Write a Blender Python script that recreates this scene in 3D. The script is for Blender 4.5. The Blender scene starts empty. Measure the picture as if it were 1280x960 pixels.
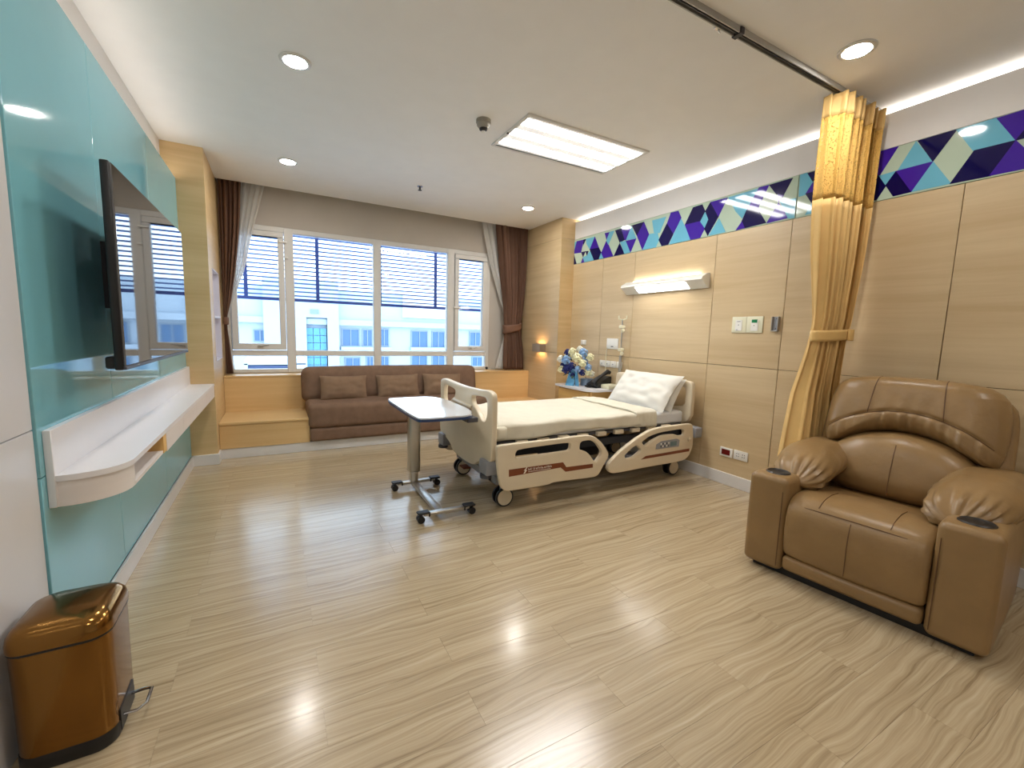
import bpy, bmesh, math, random
from mathutils import Vector, Matrix, noise as mnoise
random.seed(7)
SC = bpy.context.scene
COL = SC.collection

# ------------------------------------------------------------------ camera
yaw, pitch, roll, FPX = 0.503381, 0.1158692, 0.0289225, 537.776
CAMZ = 1.35
f0 = Vector((math.sin(yaw) * math.cos(pitch), math.cos(yaw) * math.cos(pitch), -math.sin(pitch)))
r0 = Vector((math.cos(yaw), -math.sin(yaw), 0)); u0 = r0.cross(f0)
rr = math.cos(roll) * r0 + math.sin(roll) * u0
uu = -math.sin(roll) * r0 + math.cos(roll) * u0
cam_d = bpy.data.cameras.new('camera')
cam_d.sensor_fit = 'HORIZONTAL'; cam_d.sensor_width = 36; cam_d.lens = FPX / 1280 * 36
cam_d.clip_start = 0.02; cam_d.clip_end = 400
cam = bpy.data.objects.new('camera', cam_d); COL.objects.link(cam)
M = Matrix.Identity(4)
for i in range(3):
    M[i][0] = rr[i]; M[i][1] = uu[i]; M[i][2] = -f0[i]
M[2][3] = CAMZ
cam.matrix_world = M
SC.camera = cam

# ------------------------------------------------------------------ world and exposure
world = bpy.data.worlds.new('sky'); SC.world = world; world.use_nodes = True
bg = world.node_tree.nodes['Background']
bg.inputs[0].default_value = (0.68, 0.84, 1.0, 1); bg.inputs[1].default_value = 2.4
SC.view_settings.view_transform = 'Standard'; SC.view_settings.look = 'None'
SC.view_settings.gamma = 1; SC.view_settings.use_curve_mapping = False
SC.view_settings.exposure = 1.05
# lamp strengths (radiance of the glowing surfaces)
E_PANEL, E_DOWN, E_COVE_R, E_COVE_L, E_SCONCE, E_HEAD = 16.0, 125.0, 3.6, 2.4, 34.0, 5.5
WARM = (1.0, 0.965, 0.91); NEUT = (1.0, 0.985, 0.965)

# ------------------------------------------------------------------ materials
def lin(c):
    c = [v / 255.0 for v in c]
    return tuple(v / 12.92 if v <= .04045 else ((v + .055) / 1.055) ** 2.4 for v in c) + (1,)
MATS = {}
def nmat(name):
    m = bpy.data.materials.new(name); m.use_nodes = True
    nt = m.node_tree; b = nt.nodes['Principled BSDF']
    MATS[name] = m
    return m, nt, b
def link(nt, a, b): nt.links.new(a, b)
def coords(nt, scale=(1, 1, 1), rnd=False, kind='Object'):
    tc = nt.nodes.new('ShaderNodeTexCoord'); out = tc.outputs[kind]
    if rnd:
        oi = nt.nodes.new('ShaderNodeObjectInfo'); mu = nt.nodes.new('ShaderNodeVectorMath'); mu.operation = 'MULTIPLY_ADD'
        cx = nt.nodes.new('ShaderNodeCombineXYZ')
        for k in range(3): link(nt, oi.outputs['Random'], cx.inputs[k])
        mu.inputs[1].default_value = (37, 53, 71)
        link(nt, cx.outputs[0], mu.inputs[0]); link(nt, out, mu.inputs[2]); out = mu.outputs[0]
    mp = nt.nodes.new('ShaderNodeMapping'); mp.inputs['Scale'].default_value = scale
    link(nt, out, mp.inputs[0])
    return mp.outputs[0]
def noise_tex(nt, vec, scale=5, detail=3, rough=.5, dist=0):
    n = nt.nodes.new('ShaderNodeTexNoise'); n.inputs['Scale'].default_value = scale
    n.inputs['Detail'].default_value = detail; n.inputs['Roughness'].default_value = rough; n.inputs['Distortion'].default_value = dist
    link(nt, vec, n.inputs['Vector']); return n
def ramp(nt, fac, stops):
    r = nt.nodes.new('ShaderNodeValToRGB'); link(nt, fac, r.inputs[0])
    els = r.color_ramp.elements
    while len(els) < len(stops): els.new(.5)
    for e, (p, c) in zip(els, stops): e.position = p; e.color = c
    return r.outputs[0]
def bump(nt, b, h, strength=.2, dist=.01):
    n = nt.nodes.new('ShaderNodeBump'); n.inputs['Strength'].default_value = strength; n.inputs['Distance'].default_value = dist
    link(nt, h, n.inputs['Height']); link(nt, n.outputs[0], b.inputs['Normal'])
def plain(name, rgb, rough=.5, metal=0, spec=.5, coat=0, vary=.04, vscale=6, bmp=0, bscale=120, aniso=None):
    m, nt, b = nmat(name)
    c = lin(rgb); v = coords(nt, aniso or (1, 1, 1))
    n = noise_tex(nt, v, vscale, 3)
    lo = tuple(x * (1 - vary) for x in c[:3]) + (1,); hi = tuple(min(1, x * (1 + vary)) for x in c[:3]) + (1,)
    link(nt, ramp(nt, n.outputs['Fac'], [(.3, lo), (.7, hi)]), b.inputs['Base Color'])
    b.inputs['Roughness'].default_value = rough; b.inputs['Metallic'].default_value = metal
    b.inputs['Specular IOR Level'].default_value = spec; b.inputs['Coat Weight'].default_value = coat; b.inputs['Coat Roughness'].default_value = .05
    if bmp:
        n2 = noise_tex(nt, v, bscale, 4); bump(nt, b, n2.outputs['Fac'], bmp, .003)
    return m
def wood(name, lo, hi, scale, rough=.4, rnd=True):
    m, nt, b = nmat(name)
    v = coords(nt, scale, rnd)
    n1 = noise_tex(nt, v, 1.0, 6, .62, .6)
    n2 = noise_tex(nt, v, .23, 2, .5, .2)
    mx = nt.nodes.new('ShaderNodeMath'); mx.operation = 'MULTIPLY_ADD'; mx.inputs[1].default_value = .6
    link(nt, n2.outputs['Fac'], mx.inputs[0]); 
    sc = nt.nodes.new('ShaderNodeMath'); sc.operation = 'MULTIPLY'; sc.inputs[1].default_value = .5
    link(nt, n1.outputs['Fac'], sc.inputs[0]); link(nt, sc.outputs[0], mx.inputs[2])
    link(nt, ramp(nt, mx.outputs[0], [(.38, lin(lo)), (.68, lin(hi))]), b.inputs['Base Color'])
    b.inputs['Roughness'].default_value = rough
    bump(nt, b, n1.outputs['Fac'], .05, .003)
    return m
def emit(name, rgb, strength):
    m, nt, b = nmat(name)
    b.inputs['Base Color'].default_value = rgb + (1,)
    b.inputs['Emission Color'].default_value = rgb + (1,); b.inputs['Emission Strength'].default_value = strength
    return m

wood('laminate', (194, 168, 128), (211, 188, 149), (4, 1.2, 26), .38)
wood('laminate_column', (204, 172, 122), (220, 190, 142), (1.5, 3, 26), .4)
wood('laminate_bench', (212, 174, 118), (226, 192, 138), (1.2, 4, 24), .4)
plain('groove', (104, 82, 50), .8)
plain('floor_joint', (150, 128, 92), .6)
plain('white_paint', (232, 229, 226), .6, vary=.01)
plain('ceiling_paint', (246, 245, 243), .75, vary=.012)
plain('grey_paint', (196, 188, 178), .7, vary=.015)
plain('white_panel', (216, 214, 214), .35, vary=.012, coat=.15)
plain('baseboard_white', (224, 222, 220), .35, vary=.015)
plain('shelf_white', (232, 229, 230), .3, vary=.01)
plain('shelf_laminate', (230, 222, 216), .35, vary=.03, vscale=3, aniso=(1, 1, 8))
plain('niche_lining', (222, 220, 232), .4, vary=.01)
plain('frame_white', (222, 220, 216), .35, vary=.01)
plain('dark_metal', (46, 46, 50), .4, metal=.3)
plain('chrome', (205, 206, 210), .12, metal=1, vary=.02)
plain('brushed_steel', (196, 192, 184), .3, metal=1, vary=.05, vscale=30, aniso=(1, 1, .05))
plain('black_plastic', (22, 22, 25), .4, vary=.08)
plain('grey_plastic', (150, 152, 158), .45, vary=.03)
plain('dark_grey', (74, 74, 80), .5, vary=.05)
plain('bed_cream', (222, 208, 182), .38, vary=.02, coat=.1)
plain('bed_brown', (122, 62, 30), .45, vary=.05)
plain('print_white', (244, 236, 222), .5)
plain('lcd', (108, 132, 138), .25)
plain('tv_body', (16, 16, 18), .35)
plain('sofa_fabric', (126, 100, 82), .85, vary=.1, vscale=14, bmp=.5, bscale=420, spec=.25)
plain('cushion_fabric', (138, 112, 90), .85, vary=.08, vscale=16, bmp=.5, bscale=420, spec=.25)
plain('curtain_brown', (116, 86, 70), .7, vary=.06, vscale=9, bmp=.25, bscale=300, spec=.3)
plain('linen_white', (228, 225, 216), .8, vary=.015, vscale=10, bmp=.25, bscale=30, spec=.2)
plain('blanket_cream', (224, 218, 200), .8, vary=.02, vscale=8, bmp=.45, bscale=16, spec=.2)
plain('mattress_white', (226, 228, 232), .6, vary=.02)
plain('privacy_fabric', (224, 186, 120), .6, vary=.05, vscale=8, bmp=.15, bscale=260, spec=.35)
plain('leather', (146, 116, 76), .34, vary=.09, vscale=7, bmp=.4, bscale=34, spec=.5)
plain('leather_seam', (96, 66, 40), .5)
plain('table_edge', (40, 62, 104), .35)
plain('table_top', (218, 220, 224), .12, vary=.008, coat=.7)
plain('plate_white', (236, 234, 228), .35)
plain('plate_cream', (228, 224, 196), .35)
plain('plate_green', (20, 122, 74), .35)
plain('socket_red', (104, 12, 12), .3)
plain('lamp_white', (232, 230, 222), .4)
plain('sconce_metal', (168, 152, 136), .35, metal=.5)
plain('detector_grey', (158, 152, 140), .5)
plain('rail_grey', (168, 166, 160), .4, metal=.3)
plain('cabinet_wood', (226, 180, 108), .4, vary=.08, vscale=2, aniso=(1, 1, 9))
plain('flower_cream', (246, 242, 200), .7, vary=.08, vscale=40)
plain('flower_white', (248, 246, 232), .7, vary=.05, vscale=40)
plain('flower_blue', (140, 178, 222), .7, vary=.12, vscale=60)
plain('flower_navy', (34, 44, 112), .7, vary=.2, vscale=60)
plain('leaf_green', (44, 66, 44), .6, vary=.25, vscale=30)
plain('ribbon_blue', (112, 186, 232), .4, vary=.1, vscale=12)
plain('tin_blue', (138, 158, 182), .3, metal=.3)
plain('terrace_concrete', (212, 214, 216), .8)
plain('facade_darkened', (160, 174, 188), .7, vary=.02, vscale=.4)  # white walls outside, colour darkened to offset overexposure
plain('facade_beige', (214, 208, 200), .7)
plain('facade_frame', (120, 136, 152), .6)
plain('facade_pane', (64, 100, 138), .12)  # panes darkened in colour to keep contrast in the overexposed view
plain('facade_glass_blue', (76, 142, 184), .12)
plain('annex_louvre', (48, 66, 104), .5)
plain('louvre_slat', (92, 120, 178), .6)
plain('louvre_frame', (52, 70, 132), .5)
plain('tile_navy', (12, 6, 74), .06, coat=0, vary=.03)
plain('tile_purple', (66, 32, 160), .06, coat=0, vary=.03)
plain('tile_blue', (112, 186, 212), .06, coat=0, vary=.02)
plain('tile_pale', (188, 206, 186), .06, coat=0, vary=.02)
plain('teal_glass', (126, 188, 200), .05, coat=0, vary=.01, spec=.5)
plain('gold_steel', (138, 100, 52), .16, metal=1, vary=.06, vscale=40, aniso=(.3, .3, .02))
emit('glow_panel', NEUT, E_PANEL); emit('glow_down', WARM, E_DOWN); emit('glow_cove', WARM, E_COVE_R); emit('glow_cove_left', WARM, E_COVE_L)
emit('glow_sconce', (1.0, .62, .30), E_SCONCE); emit('glow_head', NEUT, E_HEAD); emit('glow_head_up', WARM, E_HEAD * 1.6)

# the television screen: black gloss
m, nt, b = nmat('screen'); b.inputs['Base Color'].default_value = (.012, .012, .014, 1); b.inputs['Roughness'].default_value = .03
b.inputs['Specular IOR Level'].default_value = .9; b.inputs['IOR'].default_value = 1.9
# window pane: clear with a thin reflection
m, nt, b = nmat('pane_clear')
tr = nt.nodes.new('ShaderNodeBsdfTransparent'); tr.inputs[0].default_value = (.95, .98, 1, 1)
gl = nt.nodes.new('ShaderNodeBsdfGlossy'); gl.inputs['Roughness'].default_value = 0.01
lw = nt.nodes.new('ShaderNodeFresnel'); lw.inputs[0].default_value = 1.35
mx = nt.nodes.new('ShaderNodeMixShader'); link(nt, lw.outputs[0], mx.inputs[0]); link(nt, tr.outputs[0], mx.inputs[1]); link(nt, gl.outputs[0], mx.inputs[2])
link(nt, mx.outputs[0], nt.nodes['Material Output'].inputs[0])
# clear vase glass
m, nt, b = nmat('vase_glass')
tr = nt.nodes.new('ShaderNodeBsdfTransparent'); tr.inputs[0].default_value = (.82, .9, .95, 1)
gl = nt.nodes.new('ShaderNodeBsdfGlossy'); gl.inputs['Roughness'].default_value = 0.02
mx = nt.nodes.new('ShaderNodeMixShader'); mx.inputs[0].default_value = .15; link(nt, tr.outputs[0], mx.inputs[1]); link(nt, gl.outputs[0], mx.inputs[2])
link(nt, mx.outputs[0], nt.nodes['Material Output'].inputs[0])
# sheer curtain: translucent voile
m, nt, b = nmat('sheer')
tr = nt.nodes.new('ShaderNodeBsdfTransparent'); df = nt.nodes.new('ShaderNodeBsdfDiffuse'); df.inputs[0].default_value = lin((250, 249, 247))
tl = nt.nodes.new('ShaderNodeBsdfTranslucent'); tl.inputs[0].default_value = lin((250, 249, 247))
ma = nt.nodes.new('ShaderNodeMixShader'); ma.inputs[0].default_value = .5; link(nt, df.outputs[0], ma.inputs[1]); link(nt, tl.outputs[0], ma.inputs[2])
mb_ = nt.nodes.new('ShaderNodeMixShader'); mb_.inputs[0].default_value = .70; link(nt, tr.outputs[0], mb_.inputs[1]); link(nt, ma.outputs[0], mb_.inputs[2])
link(nt, mb_.outputs[0], nt.nodes['Material Output'].inputs[0])
# open-weave net at the head of the privacy curtain
m, nt, b = nmat('curtain_net')
v = coords(nt, (1, 1, 1)); wx = nt.nodes.new('ShaderNodeTexVoronoi'); wx.inputs['Scale'].default_value = 95; link(nt, v, wx.inputs['Vector'])
hole = ramp(nt, wx.outputs['Distance'], [(.30, (0, 0, 0, 1)), (.36, (1, 1, 1, 1))])
b.inputs['Base Color'].default_value = lin((224, 178, 92)); b.inputs['Roughness'].default_value = .7
tr = nt.nodes.new('ShaderNodeBsdfTransparent'); mx = nt.nodes.new('ShaderNodeMixShader')
link(nt, hole, mx.inputs[0]); link(nt, tr.outputs[0], mx.inputs[1]); link(nt, b.outputs[0], mx.inputs[2])
link(nt, mx.outputs[0], nt.nodes['Material Output'].inputs[0])
# vinyl plank floor: swirling wood grain along the plank
m, nt, b = nmat('plank_vinyl')
v = coords(nt, (1, 1, 1), True)
d1 = noise_tex(nt, v, 2.6, 2, .5); 
mp = nt.nodes.new('ShaderNodeMapping'); mp.inputs['Scale'].default_value = (.55, 1.5, 1); link(nt, v, mp.inputs[0]); link(nt, mp.outputs[0], d1.inputs['Vector'])
cx = nt.nodes.new('ShaderNodeCombineXYZ'); mm = nt.nodes.new('ShaderNodeMath'); mm.operation = 'MULTIPLY'; mm.inputs[1].default_value = .14
link(nt, d1.outputs['Fac'], mm.inputs[0]); link(nt, mm.outputs[0], cx.inputs[1])
ad = nt.nodes.new('ShaderNodeVectorMath'); ad.operation = 'ADD'; link(nt, v, ad.inputs[0]); link(nt, cx.outputs[0], ad.inputs[1])
mp2 = nt.nodes.new('ShaderNodeMapping'); mp2.inputs['Scale'].default_value = (.5, 42, 1); link(nt, ad.outputs[0], mp2.inputs[0])
g1 = noise_tex(nt, mp2.outputs[0], 1.6, 5, .6)
mp3 = nt.nodes.new('ShaderNodeMapping'); mp3.inputs['Scale'].default_value = (4, 160, 1); link(nt, ad.outputs[0], mp3.inputs[0])
g2 = noise_tex(nt, mp3.outputs[0], 1.5, 3, .6)
mixn = nt.nodes.new('ShaderNodeMath'); mixn.operation = 'MULTIPLY_ADD'; mixn.inputs[1].default_value = .22
link(nt, g2.outputs['Fac'], mixn.inputs[0]); s8 = nt.nodes.new('ShaderNodeMath'); s8.operation = 'MULTIPLY'; s8.inputs[1].default_value = .78
link(nt, g1.outputs['Fac'], s8.inputs[0]); link(nt, s8.outputs[0], mixn.inputs[2])
link(nt, ramp(nt, mixn.outputs[0], [(.30, lin((142, 122, 92))), (.45, lin((178, 158, 126))), (.56, lin((192, 173, 141))), (.72, lin((206, 190, 160)))]), b.inputs['Base Color'])
b.inputs['Roughness'].default_value = .24; b.inputs['Specular IOR Level'].default_value = .55
b.inputs['Coat Weight'].default_value = .55; b.inputs['Coat Roughness'].default_value = .16
bump(nt, b, g2.outputs['Fac'], .07, .002)

# ------------------------------------------------------------------ geometry helpers: every one returns (verts, faces)
def join(*gs):
    V, F = [], []
    for g in gs:
        o = len(V); V += list(g[0]); F += [tuple(i + o for i in f) for f in g[1]]
    return V, F
def box(x0, x1, y0, y1, z0, z1):
    V = [(x, y, z) for z in (z0, z1) for y in (y0, y1) for x in (x0, x1)]
    return V, [(0, 2, 3, 1), (4, 5, 7, 6), (0, 1, 5, 4), (2, 6, 7, 3), (0, 4, 6, 2), (1, 3, 7, 5)]
def rbox(x0, x1, y0, y1, z0, z1, r=.01, seg=2):
    bm = bmesh.new(); V, F = box(x0, x1, y0, y1, z0, z1)
    vs = [bm.verts.new(v) for v in V]
    for f in F: bm.faces.new([vs[i] for i in f])
    bmesh.ops.bevel(bm, geom=bm.edges[:], offset=r, segments=seg, affect='EDGES', profile=.5)
    bm.verts.index_update()
    out = [tuple(v.co) for v in bm.verts], [tuple(v.index for v in f.verts) for f in bm.faces]
    bm.free(); return out
def tr(g, fn): return [tuple(fn(Vector(v))) for v in g[0]], g[1]
def mv(g, d): return [(v[0] + d[0], v[1] + d[1], v[2] + d[2]) for v in g[0]], g[1]
def rot(g, ang, axis='Z', pivot=(0, 0, 0)):
    R = Matrix.Rotation(ang, 3, axis); p = Vector(pivot)
    return [tuple(R @ (Vector(v) - p) + p) for v in g[0]], g[1]
def frame_of(d):
    d = d.normalized(); a = Vector((0, 0, 1)) if abs(d.z) < .9 else Vector((1, 0, 0))
    u = d.cross(a).normalized(); return u, d.cross(u).normalized()
def cyl(p0, p1, r, r1=None, n=16):
    p0, p1 = Vector(p0), Vector(p1); r1 = r if r1 is None else r1
    u, w = frame_of(p1 - p0); V = []
    for p, q in ((p0, r), (p1, r1)):
        for i in range(n):
            a = 2 * math.pi * i / n; V.append(tuple(p + (u * math.cos(a) + w * math.sin(a)) * q))
    F = [(i, (i + 1) % n, n + (i + 1) % n, n + i) for i in range(n)] + [tuple(range(n - 1, -1, -1)), tuple(range(n, 2 * n))]
    return V, F
def tube(pts, r, n=8, closed=False):
    P = [Vector(p) for p in pts]; V = []; m = len(P); u = None
    for i, p in enumerate(P):
        a = P[i - 1] if (i > 0 or closed) else p; c = P[(i + 1) % m] if (i < m - 1 or closed) else p
        d = (c - a).normalized()
        if u is None: u, w = frame_of(d)
        else:
            u = (u - d * u.dot(d)).normalized(); w = d.cross(u)
        rad = r[i] if isinstance(r, (list, tuple)) else r
        for k in range(n):
            t = 2 * math.pi * k / n; V.append(tuple(p + (u * math.cos(t) + w * math.sin(t)) * rad))
    F = []
    for i in range(m if closed else m - 1):
        j = (i + 1) % m
        for k in range(n):
            F.append((i * n + k, i * n + (k + 1) % n, j * n + (k + 1) % n, j * n + k))
    if not closed: F += [tuple(range(n - 1, -1, -1)), tuple((m - 1) * n + k for k in range(n))]
    return V, F
def lathe(prof, c=(0, 0, 0), n=24):
    V = []; F = []; m = len(prof)
    for r, z in prof:
        for k in range(n):
            t = 2 * math.pi * k / n; V.append((c[0] + r * math.cos(t), c[1] + r * math.sin(t), c[2] + z))
    for i in range(m - 1):
        for k in range(n): F.append((i * n + k, i * n + (k + 1) % n, (i + 1) * n + (k + 1) % n, (i + 1) * n + k))
    F += [tuple(range(n - 1, -1, -1)), tuple((m - 1) * n + k for k in range(n))]
    return V, F
def axis_map(axis, a, p):
    return {'x': (a, p[0], p[1]), 'y': (p[0], a, p[1]), 'z': (p[0], p[1], a)}[axis]
def prism(poly, axis, a0, a1):
    n = len(poly)
    V = [axis_map(axis, a0, p) for p in poly] + [axis_map(axis, a1, p) for p in poly]
    return V, [tuple(range(n - 1, -1, -1)), tuple(range(n, 2 * n))] + [(i, (i + 1) % n, n + (i + 1) % n, n + i) for i in range(n)]
def chaikin(P, n=2, keep=.25):
    for _ in range(n):
        Q = []
        for i in range(len(P)):
            a, b_ = P[i], P[(i + 1) % len(P)]
            Q += [(a[0] + (b_[0] - a[0]) * keep, a[1] + (b_[1] - a[1]) * keep), (a[0] + (b_[0] - a[0]) * (1 - keep), a[1] + (b_[1] - a[1]) * (1 - keep))]
        P = Q
    return P
def plate(outer, holes, axis, mid, thick, bev=.006, seg=2):
    cu = bpy.data.curves.new('tmp', 'CURVE'); cu.dimensions = '2D'; cu.fill_mode = 'BOTH'
    cu.extrude = max(0, thick / 2 - bev); cu.bevel_depth = bev; cu.bevel_resolution = seg; cu.offset = -bev
    for P in [outer] + holes:
        sp = cu.splines.new('POLY'); sp.points.add(len(P) - 1); sp.use_cyclic_u = True
        for q, p in zip(sp.points, P): q.co = (p[0], p[1], 0, 1)
    ob = bpy.data.objects.new('tmp', cu); COL.objects.link(ob)
    dg = bpy.context.evaluated_depsgraph_get()
    me = bpy.data.meshes.new_from_object(ob.evaluated_get(dg))
    V = [axis_map(axis, mid + v.co.z, (v.co.x, v.co.y)) for v in me.vertices]
    F = [tuple(p.vertices) for p in me.polygons]
    bpy.data.objects.remove(ob); bpy.data.curves.remove(cu); bpy.data.meshes.remove(me)
    return V, F
def cushion(sx, sy, sz, r=.04, bulge=(0, 0, 0), n=9, nr=3, fn=None):
    """soft box centred on the origin, edges rounded by r, faces swollen by bulge"""
    H = (sx / 2, sy / 2, sz / 2)
    def ticks(h):
        T = [-1 + (i / nr) for i in range(nr)]
        inner = [-(h - r) + 2 * (h - r) * i / n for i in range(n + 1)]
        edge = [h - r + r * math.tan(math.pi / 4 * (i + 1) / nr) for i in range(nr)]
        return [-e for e in reversed(edge)] + inner + edge
    TX, TY, TZ = map(ticks, H); V = []; idx = {}; F = []
    def vid(p):
        k = tuple(round(c, 6) for c in p)
        if k not in idx:
            idx[k] = len(V)
            q = Vector(p); inn = Vector([max(-(h - r), min(h - r, c)) for c, h in zip(p, H)]); d = q - inn
            if d.length > 1e-9: q = inn + d.normalized() * r
            w = [1 - min(1, abs(q[i]) / H[i]) ** 2 for i in range(3)]
            q = Vector([q[i] + bulge[i] * (q[i] / H[i]) * w[(i + 1) % 3] * w[(i + 2) % 3] for i in range(3)])
            if fn: q = Vector(fn(q))
            V.append(tuple(q))
        return idx[k]
    for ax, (A, B) in enumerate(((TY, TZ), (TZ, TX), (TX, TY))):
        for s in (-1, 1):
            h = H[ax] * s
            for i in range(len(A) - 1):
                for j in range(len(B) - 1):
                    q = []
                    for a, b_ in ((A[i], B[j]), (A[i + 1], B[j]), (A[i + 1], B[j + 1]), (A[i], B[j + 1])):
                        p = [0, 0, 0]; p[ax] = h; p[(ax + 1) % 3] = a; p[(ax + 2) % 3] = b_; q.append(vid(p))
                    F.append(tuple(q if s > 0 else q[::-1]))
    return V, F
def resample(P, n):
    P = P + [P[0]]; L = [0]
    for a, b_ in zip(P, P[1:]): L.append(L[-1] + math.dist(a, b_))
    out = []; k = 0
    for i in range(n):
        s = L[-1] * i / n
        while L[k + 1] < s: k += 1
        t = (s - L[k]) / max(1e-9, L[k + 1] - L[k]); out.append((P[k][0] + (P[k + 1][0] - P[k][0]) * t, P[k][1] + (P[k + 1][1] - P[k][1]) * t))
    return out
def puff(outline, c, hf, hb, n=96, rings=12, p=3.0, q=.5, pleat=None):
    """padded shape over a star-shaped outline in (a, b); returns verts as (a, b, w)"""
    O = resample(outline, n); V = []; F = []
    rs = [1 - (1 - k / rings) ** 1.7 for k in range(rings + 1)]
    def side(h):
        base = len(V); V.append((c[0], c[1], h))
        for k in range(1, rings + 1):
            r = rs[k]
            for i, o in enumerate(O):
                w = h * (1 - r ** p) ** q
                if pleat: w += pleat(i / n, r, o) * (1 if h > 0 else 0)
                V.append((c[0] + (o[0] - c[0]) * r, c[1] + (o[1] - c[1]) * r, w))
        return base
    b1 = side(hf); b2 = side(-hb)
    for base, flip in ((b1, 0), (b2, 1)):
        for i in range(n):
            f = (base, base + 1 + i, base + 1 + (i + 1) % n); F.append(f[::-1] if flip else f)
        for k in range(rings - 1):
            for i in range(n):
                a = base + 1 + k * n; f = (a + i, a + n + i, a + n + (i + 1) % n, a + (i + 1) % n); F.append(f[::-1] if flip else f)
    a = b1 + 1 + (rings - 1) * n; e = b2 + 1 + (rings - 1) * n
    for i in range(n): F.append((a + i, e + i, e + (i + 1) % n, a + (i + 1) % n))
    return V, F
def sheet(fn, nu, nv):
    V = [tuple(fn(i / nu, j / nv)) for j in range(nv + 1) for i in range(nu + 1)]
    F = [(j * (nu + 1) + i, j * (nu + 1) + i + 1, (j + 1) * (nu + 1) + i + 1, (j + 1) * (nu + 1) + i) for j in range(nv) for i in range(nu)]
    return V, F
def pillow_geo(w, h, t, n=22, seed=0, wr=.012):
    """flat pillow in (x: w, y: t, z: h)"""
    def surf(s):
        def f(u, v):
            a, b_ = 2 * u - 1, 2 * v - 1
            e = max(0, (1 - abs(a) ** 2.6)) ** .55 * max(0, (1 - abs(b_) ** 2.6)) ** .55
            pin = 1 - .055 * (1 - b_ * b_) * abs(a) ** 3; pin2 = 1 - .07 * (1 - a * a) * abs(b_) ** 3
            k = wr * mnoise.noise(Vector((a * 3 + seed, b_ * 3, s))) * e
            return (a * w / 2 * pin, s * (t / 2 * e + k), b_ * h / 2 * pin2)
        return f
    g1 = sheet(surf(-1), n, n); g2 = sheet(surf(1), n, n)
    g2 = (g2[0], [f[::-1] for f in g2[1]])
    return join(g1, g2)

# ------------------------------------------------------------------ object helpers
ORG = {}
def mesh_of(name, g, mat, off=Vector((0, 0, 0)), smooth=38, weld=True):
    me = bpy.data.meshes.new(name)
    me.from_pydata([(v[0] - off[0], v[1] - off[1], v[2] - off[2]) for v in g[0]], [], g[1])
    bm = bmesh.new(); bm.from_mesh(me)
    if weld: bmesh.ops.remove_doubles(bm, verts=bm.verts, dist=1e-5)
    bmesh.ops.recalc_face_normals(bm, faces=bm.faces)
    th = math.radians(smooth)
    for f in bm.faces: f.smooth = True
    for e in bm.edges:
        if len(e.link_faces) == 2 and e.calc_face_angle(0) > th: e.smooth = False
    bm.to_mesh(me); bm.free()
    me.materials.append(MATS[mat]); return me
def part(name, g, mat, parent=None, smooth=38, weld=True, label=None):
    off = ORG.get(parent.name, Vector((0, 0, 0))) if parent else Vector((0, 0, 0))
    o = bpy.data.objects.new(name, mesh_of(name, g, mat, off, smooth, weld)); COL.objects.link(o)
    if parent: o.parent = parent
    ORG[o.name] = off
    if label: o['label'] = label
    return o
def tag(o, label, cat, group=None):
    o['label'] = label; o['category'] = cat
    if group: o['group'] = group
    return o
def thing(name, label, cat, loc=(0, 0, 0), group=None, rz=0, local=False):
    o = bpy.data.objects.new(name, None); COL.objects.link(o); o.location = loc; o.rotation_euler = (0, 0, rz); o.empty_display_size = .1
    ORG[o.name] = Vector((0, 0, 0)) if local else Vector(loc)
    return tag(o, label, cat, group)
def solo(name, g, mat, label, cat, group=None, smooth=38, base=None):
    """a thing that is one mesh, origin at its base"""
    if base is None:
        xs = [v[0] for v in g[0]]; ys = [v[1] for v in g[0]]; zs = [v[2] for v in g[0]]
        base = ((min(xs) + max(xs)) / 2, (min(ys) + max(ys)) / 2, min(zs))
    o = bpy.data.objects.new(name, mesh_of(name, g, mat, Vector(base), smooth)); COL.objects.link(o); o.location = base
    ORG[o.name] = Vector(base)
    return tag(o, label, cat, group)
def struct(name, g, mat, label=None, smooth=38):
    o = part(name, g, mat, None, smooth); o['kind'] = 'structure'
    if label: o['label'] = label
    return o
def copy_tree(o, parent=None, loc=None):
    c = o.copy(); COL.objects.link(c); c.parent = parent
    if loc is not None: c.location = loc
    for ch in list(o.children): copy_tree(ch, c)
    return c

# ================================================================== THE ROOM
CE = 2.938; XL, XR = -.735, 3.68
YB = -2.3
# floor slab and planks
floor = struct('floor', box(-.86, 3.86, YB, 6.2, -.12, -.006), 'floor_joint', 'light oak vinyl plank floor')
PL, PW = .98, .1633
cache = {}
X0 = .11; rows = range(-4, 34)
for j in rows:
    ya = .225 + (j - 1) * PW; yb_ = ya + PW
    if yb_ < -.3 or ya > 5.16: continue
    off = 0 if j % 2 == 0 else .49
    k = -2
    while True:
        xa = X0 + off + k * PL - PL; xb = xa + PL; k += 1
        if xb < -.72: continue
        if xa > 3.66: break
        a, c = max(xa, -.745), min(xb, 3.68); y1 = min(yb_, 5.16)
        key = (round(c - a, 3), round(y1 - ya, 3))
        if key not in cache:
            L, W = c - a - .0004, y1 - ya - .0004
            g = join(box(-L / 2, L / 2, -W / 2, W / 2, -.006, -.0006), box(-L / 2 + .0004, L / 2 - .0004, -W / 2 + .0004, W / 2 - .0004, -.0006, 0))
            cache[key] = mesh_of('plank', g, 'plank_vinyl')
        o = bpy.data.objects.new('plank', cache[key]); COL.objects.link(o); o.location = ((a + c) / 2, (ya + y1) / 2, 0); o.parent = floor
part('plank_field', box(-.745, 3.68, YB, -.265, -.006, 0), 'plank_vinyl', floor)
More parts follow.
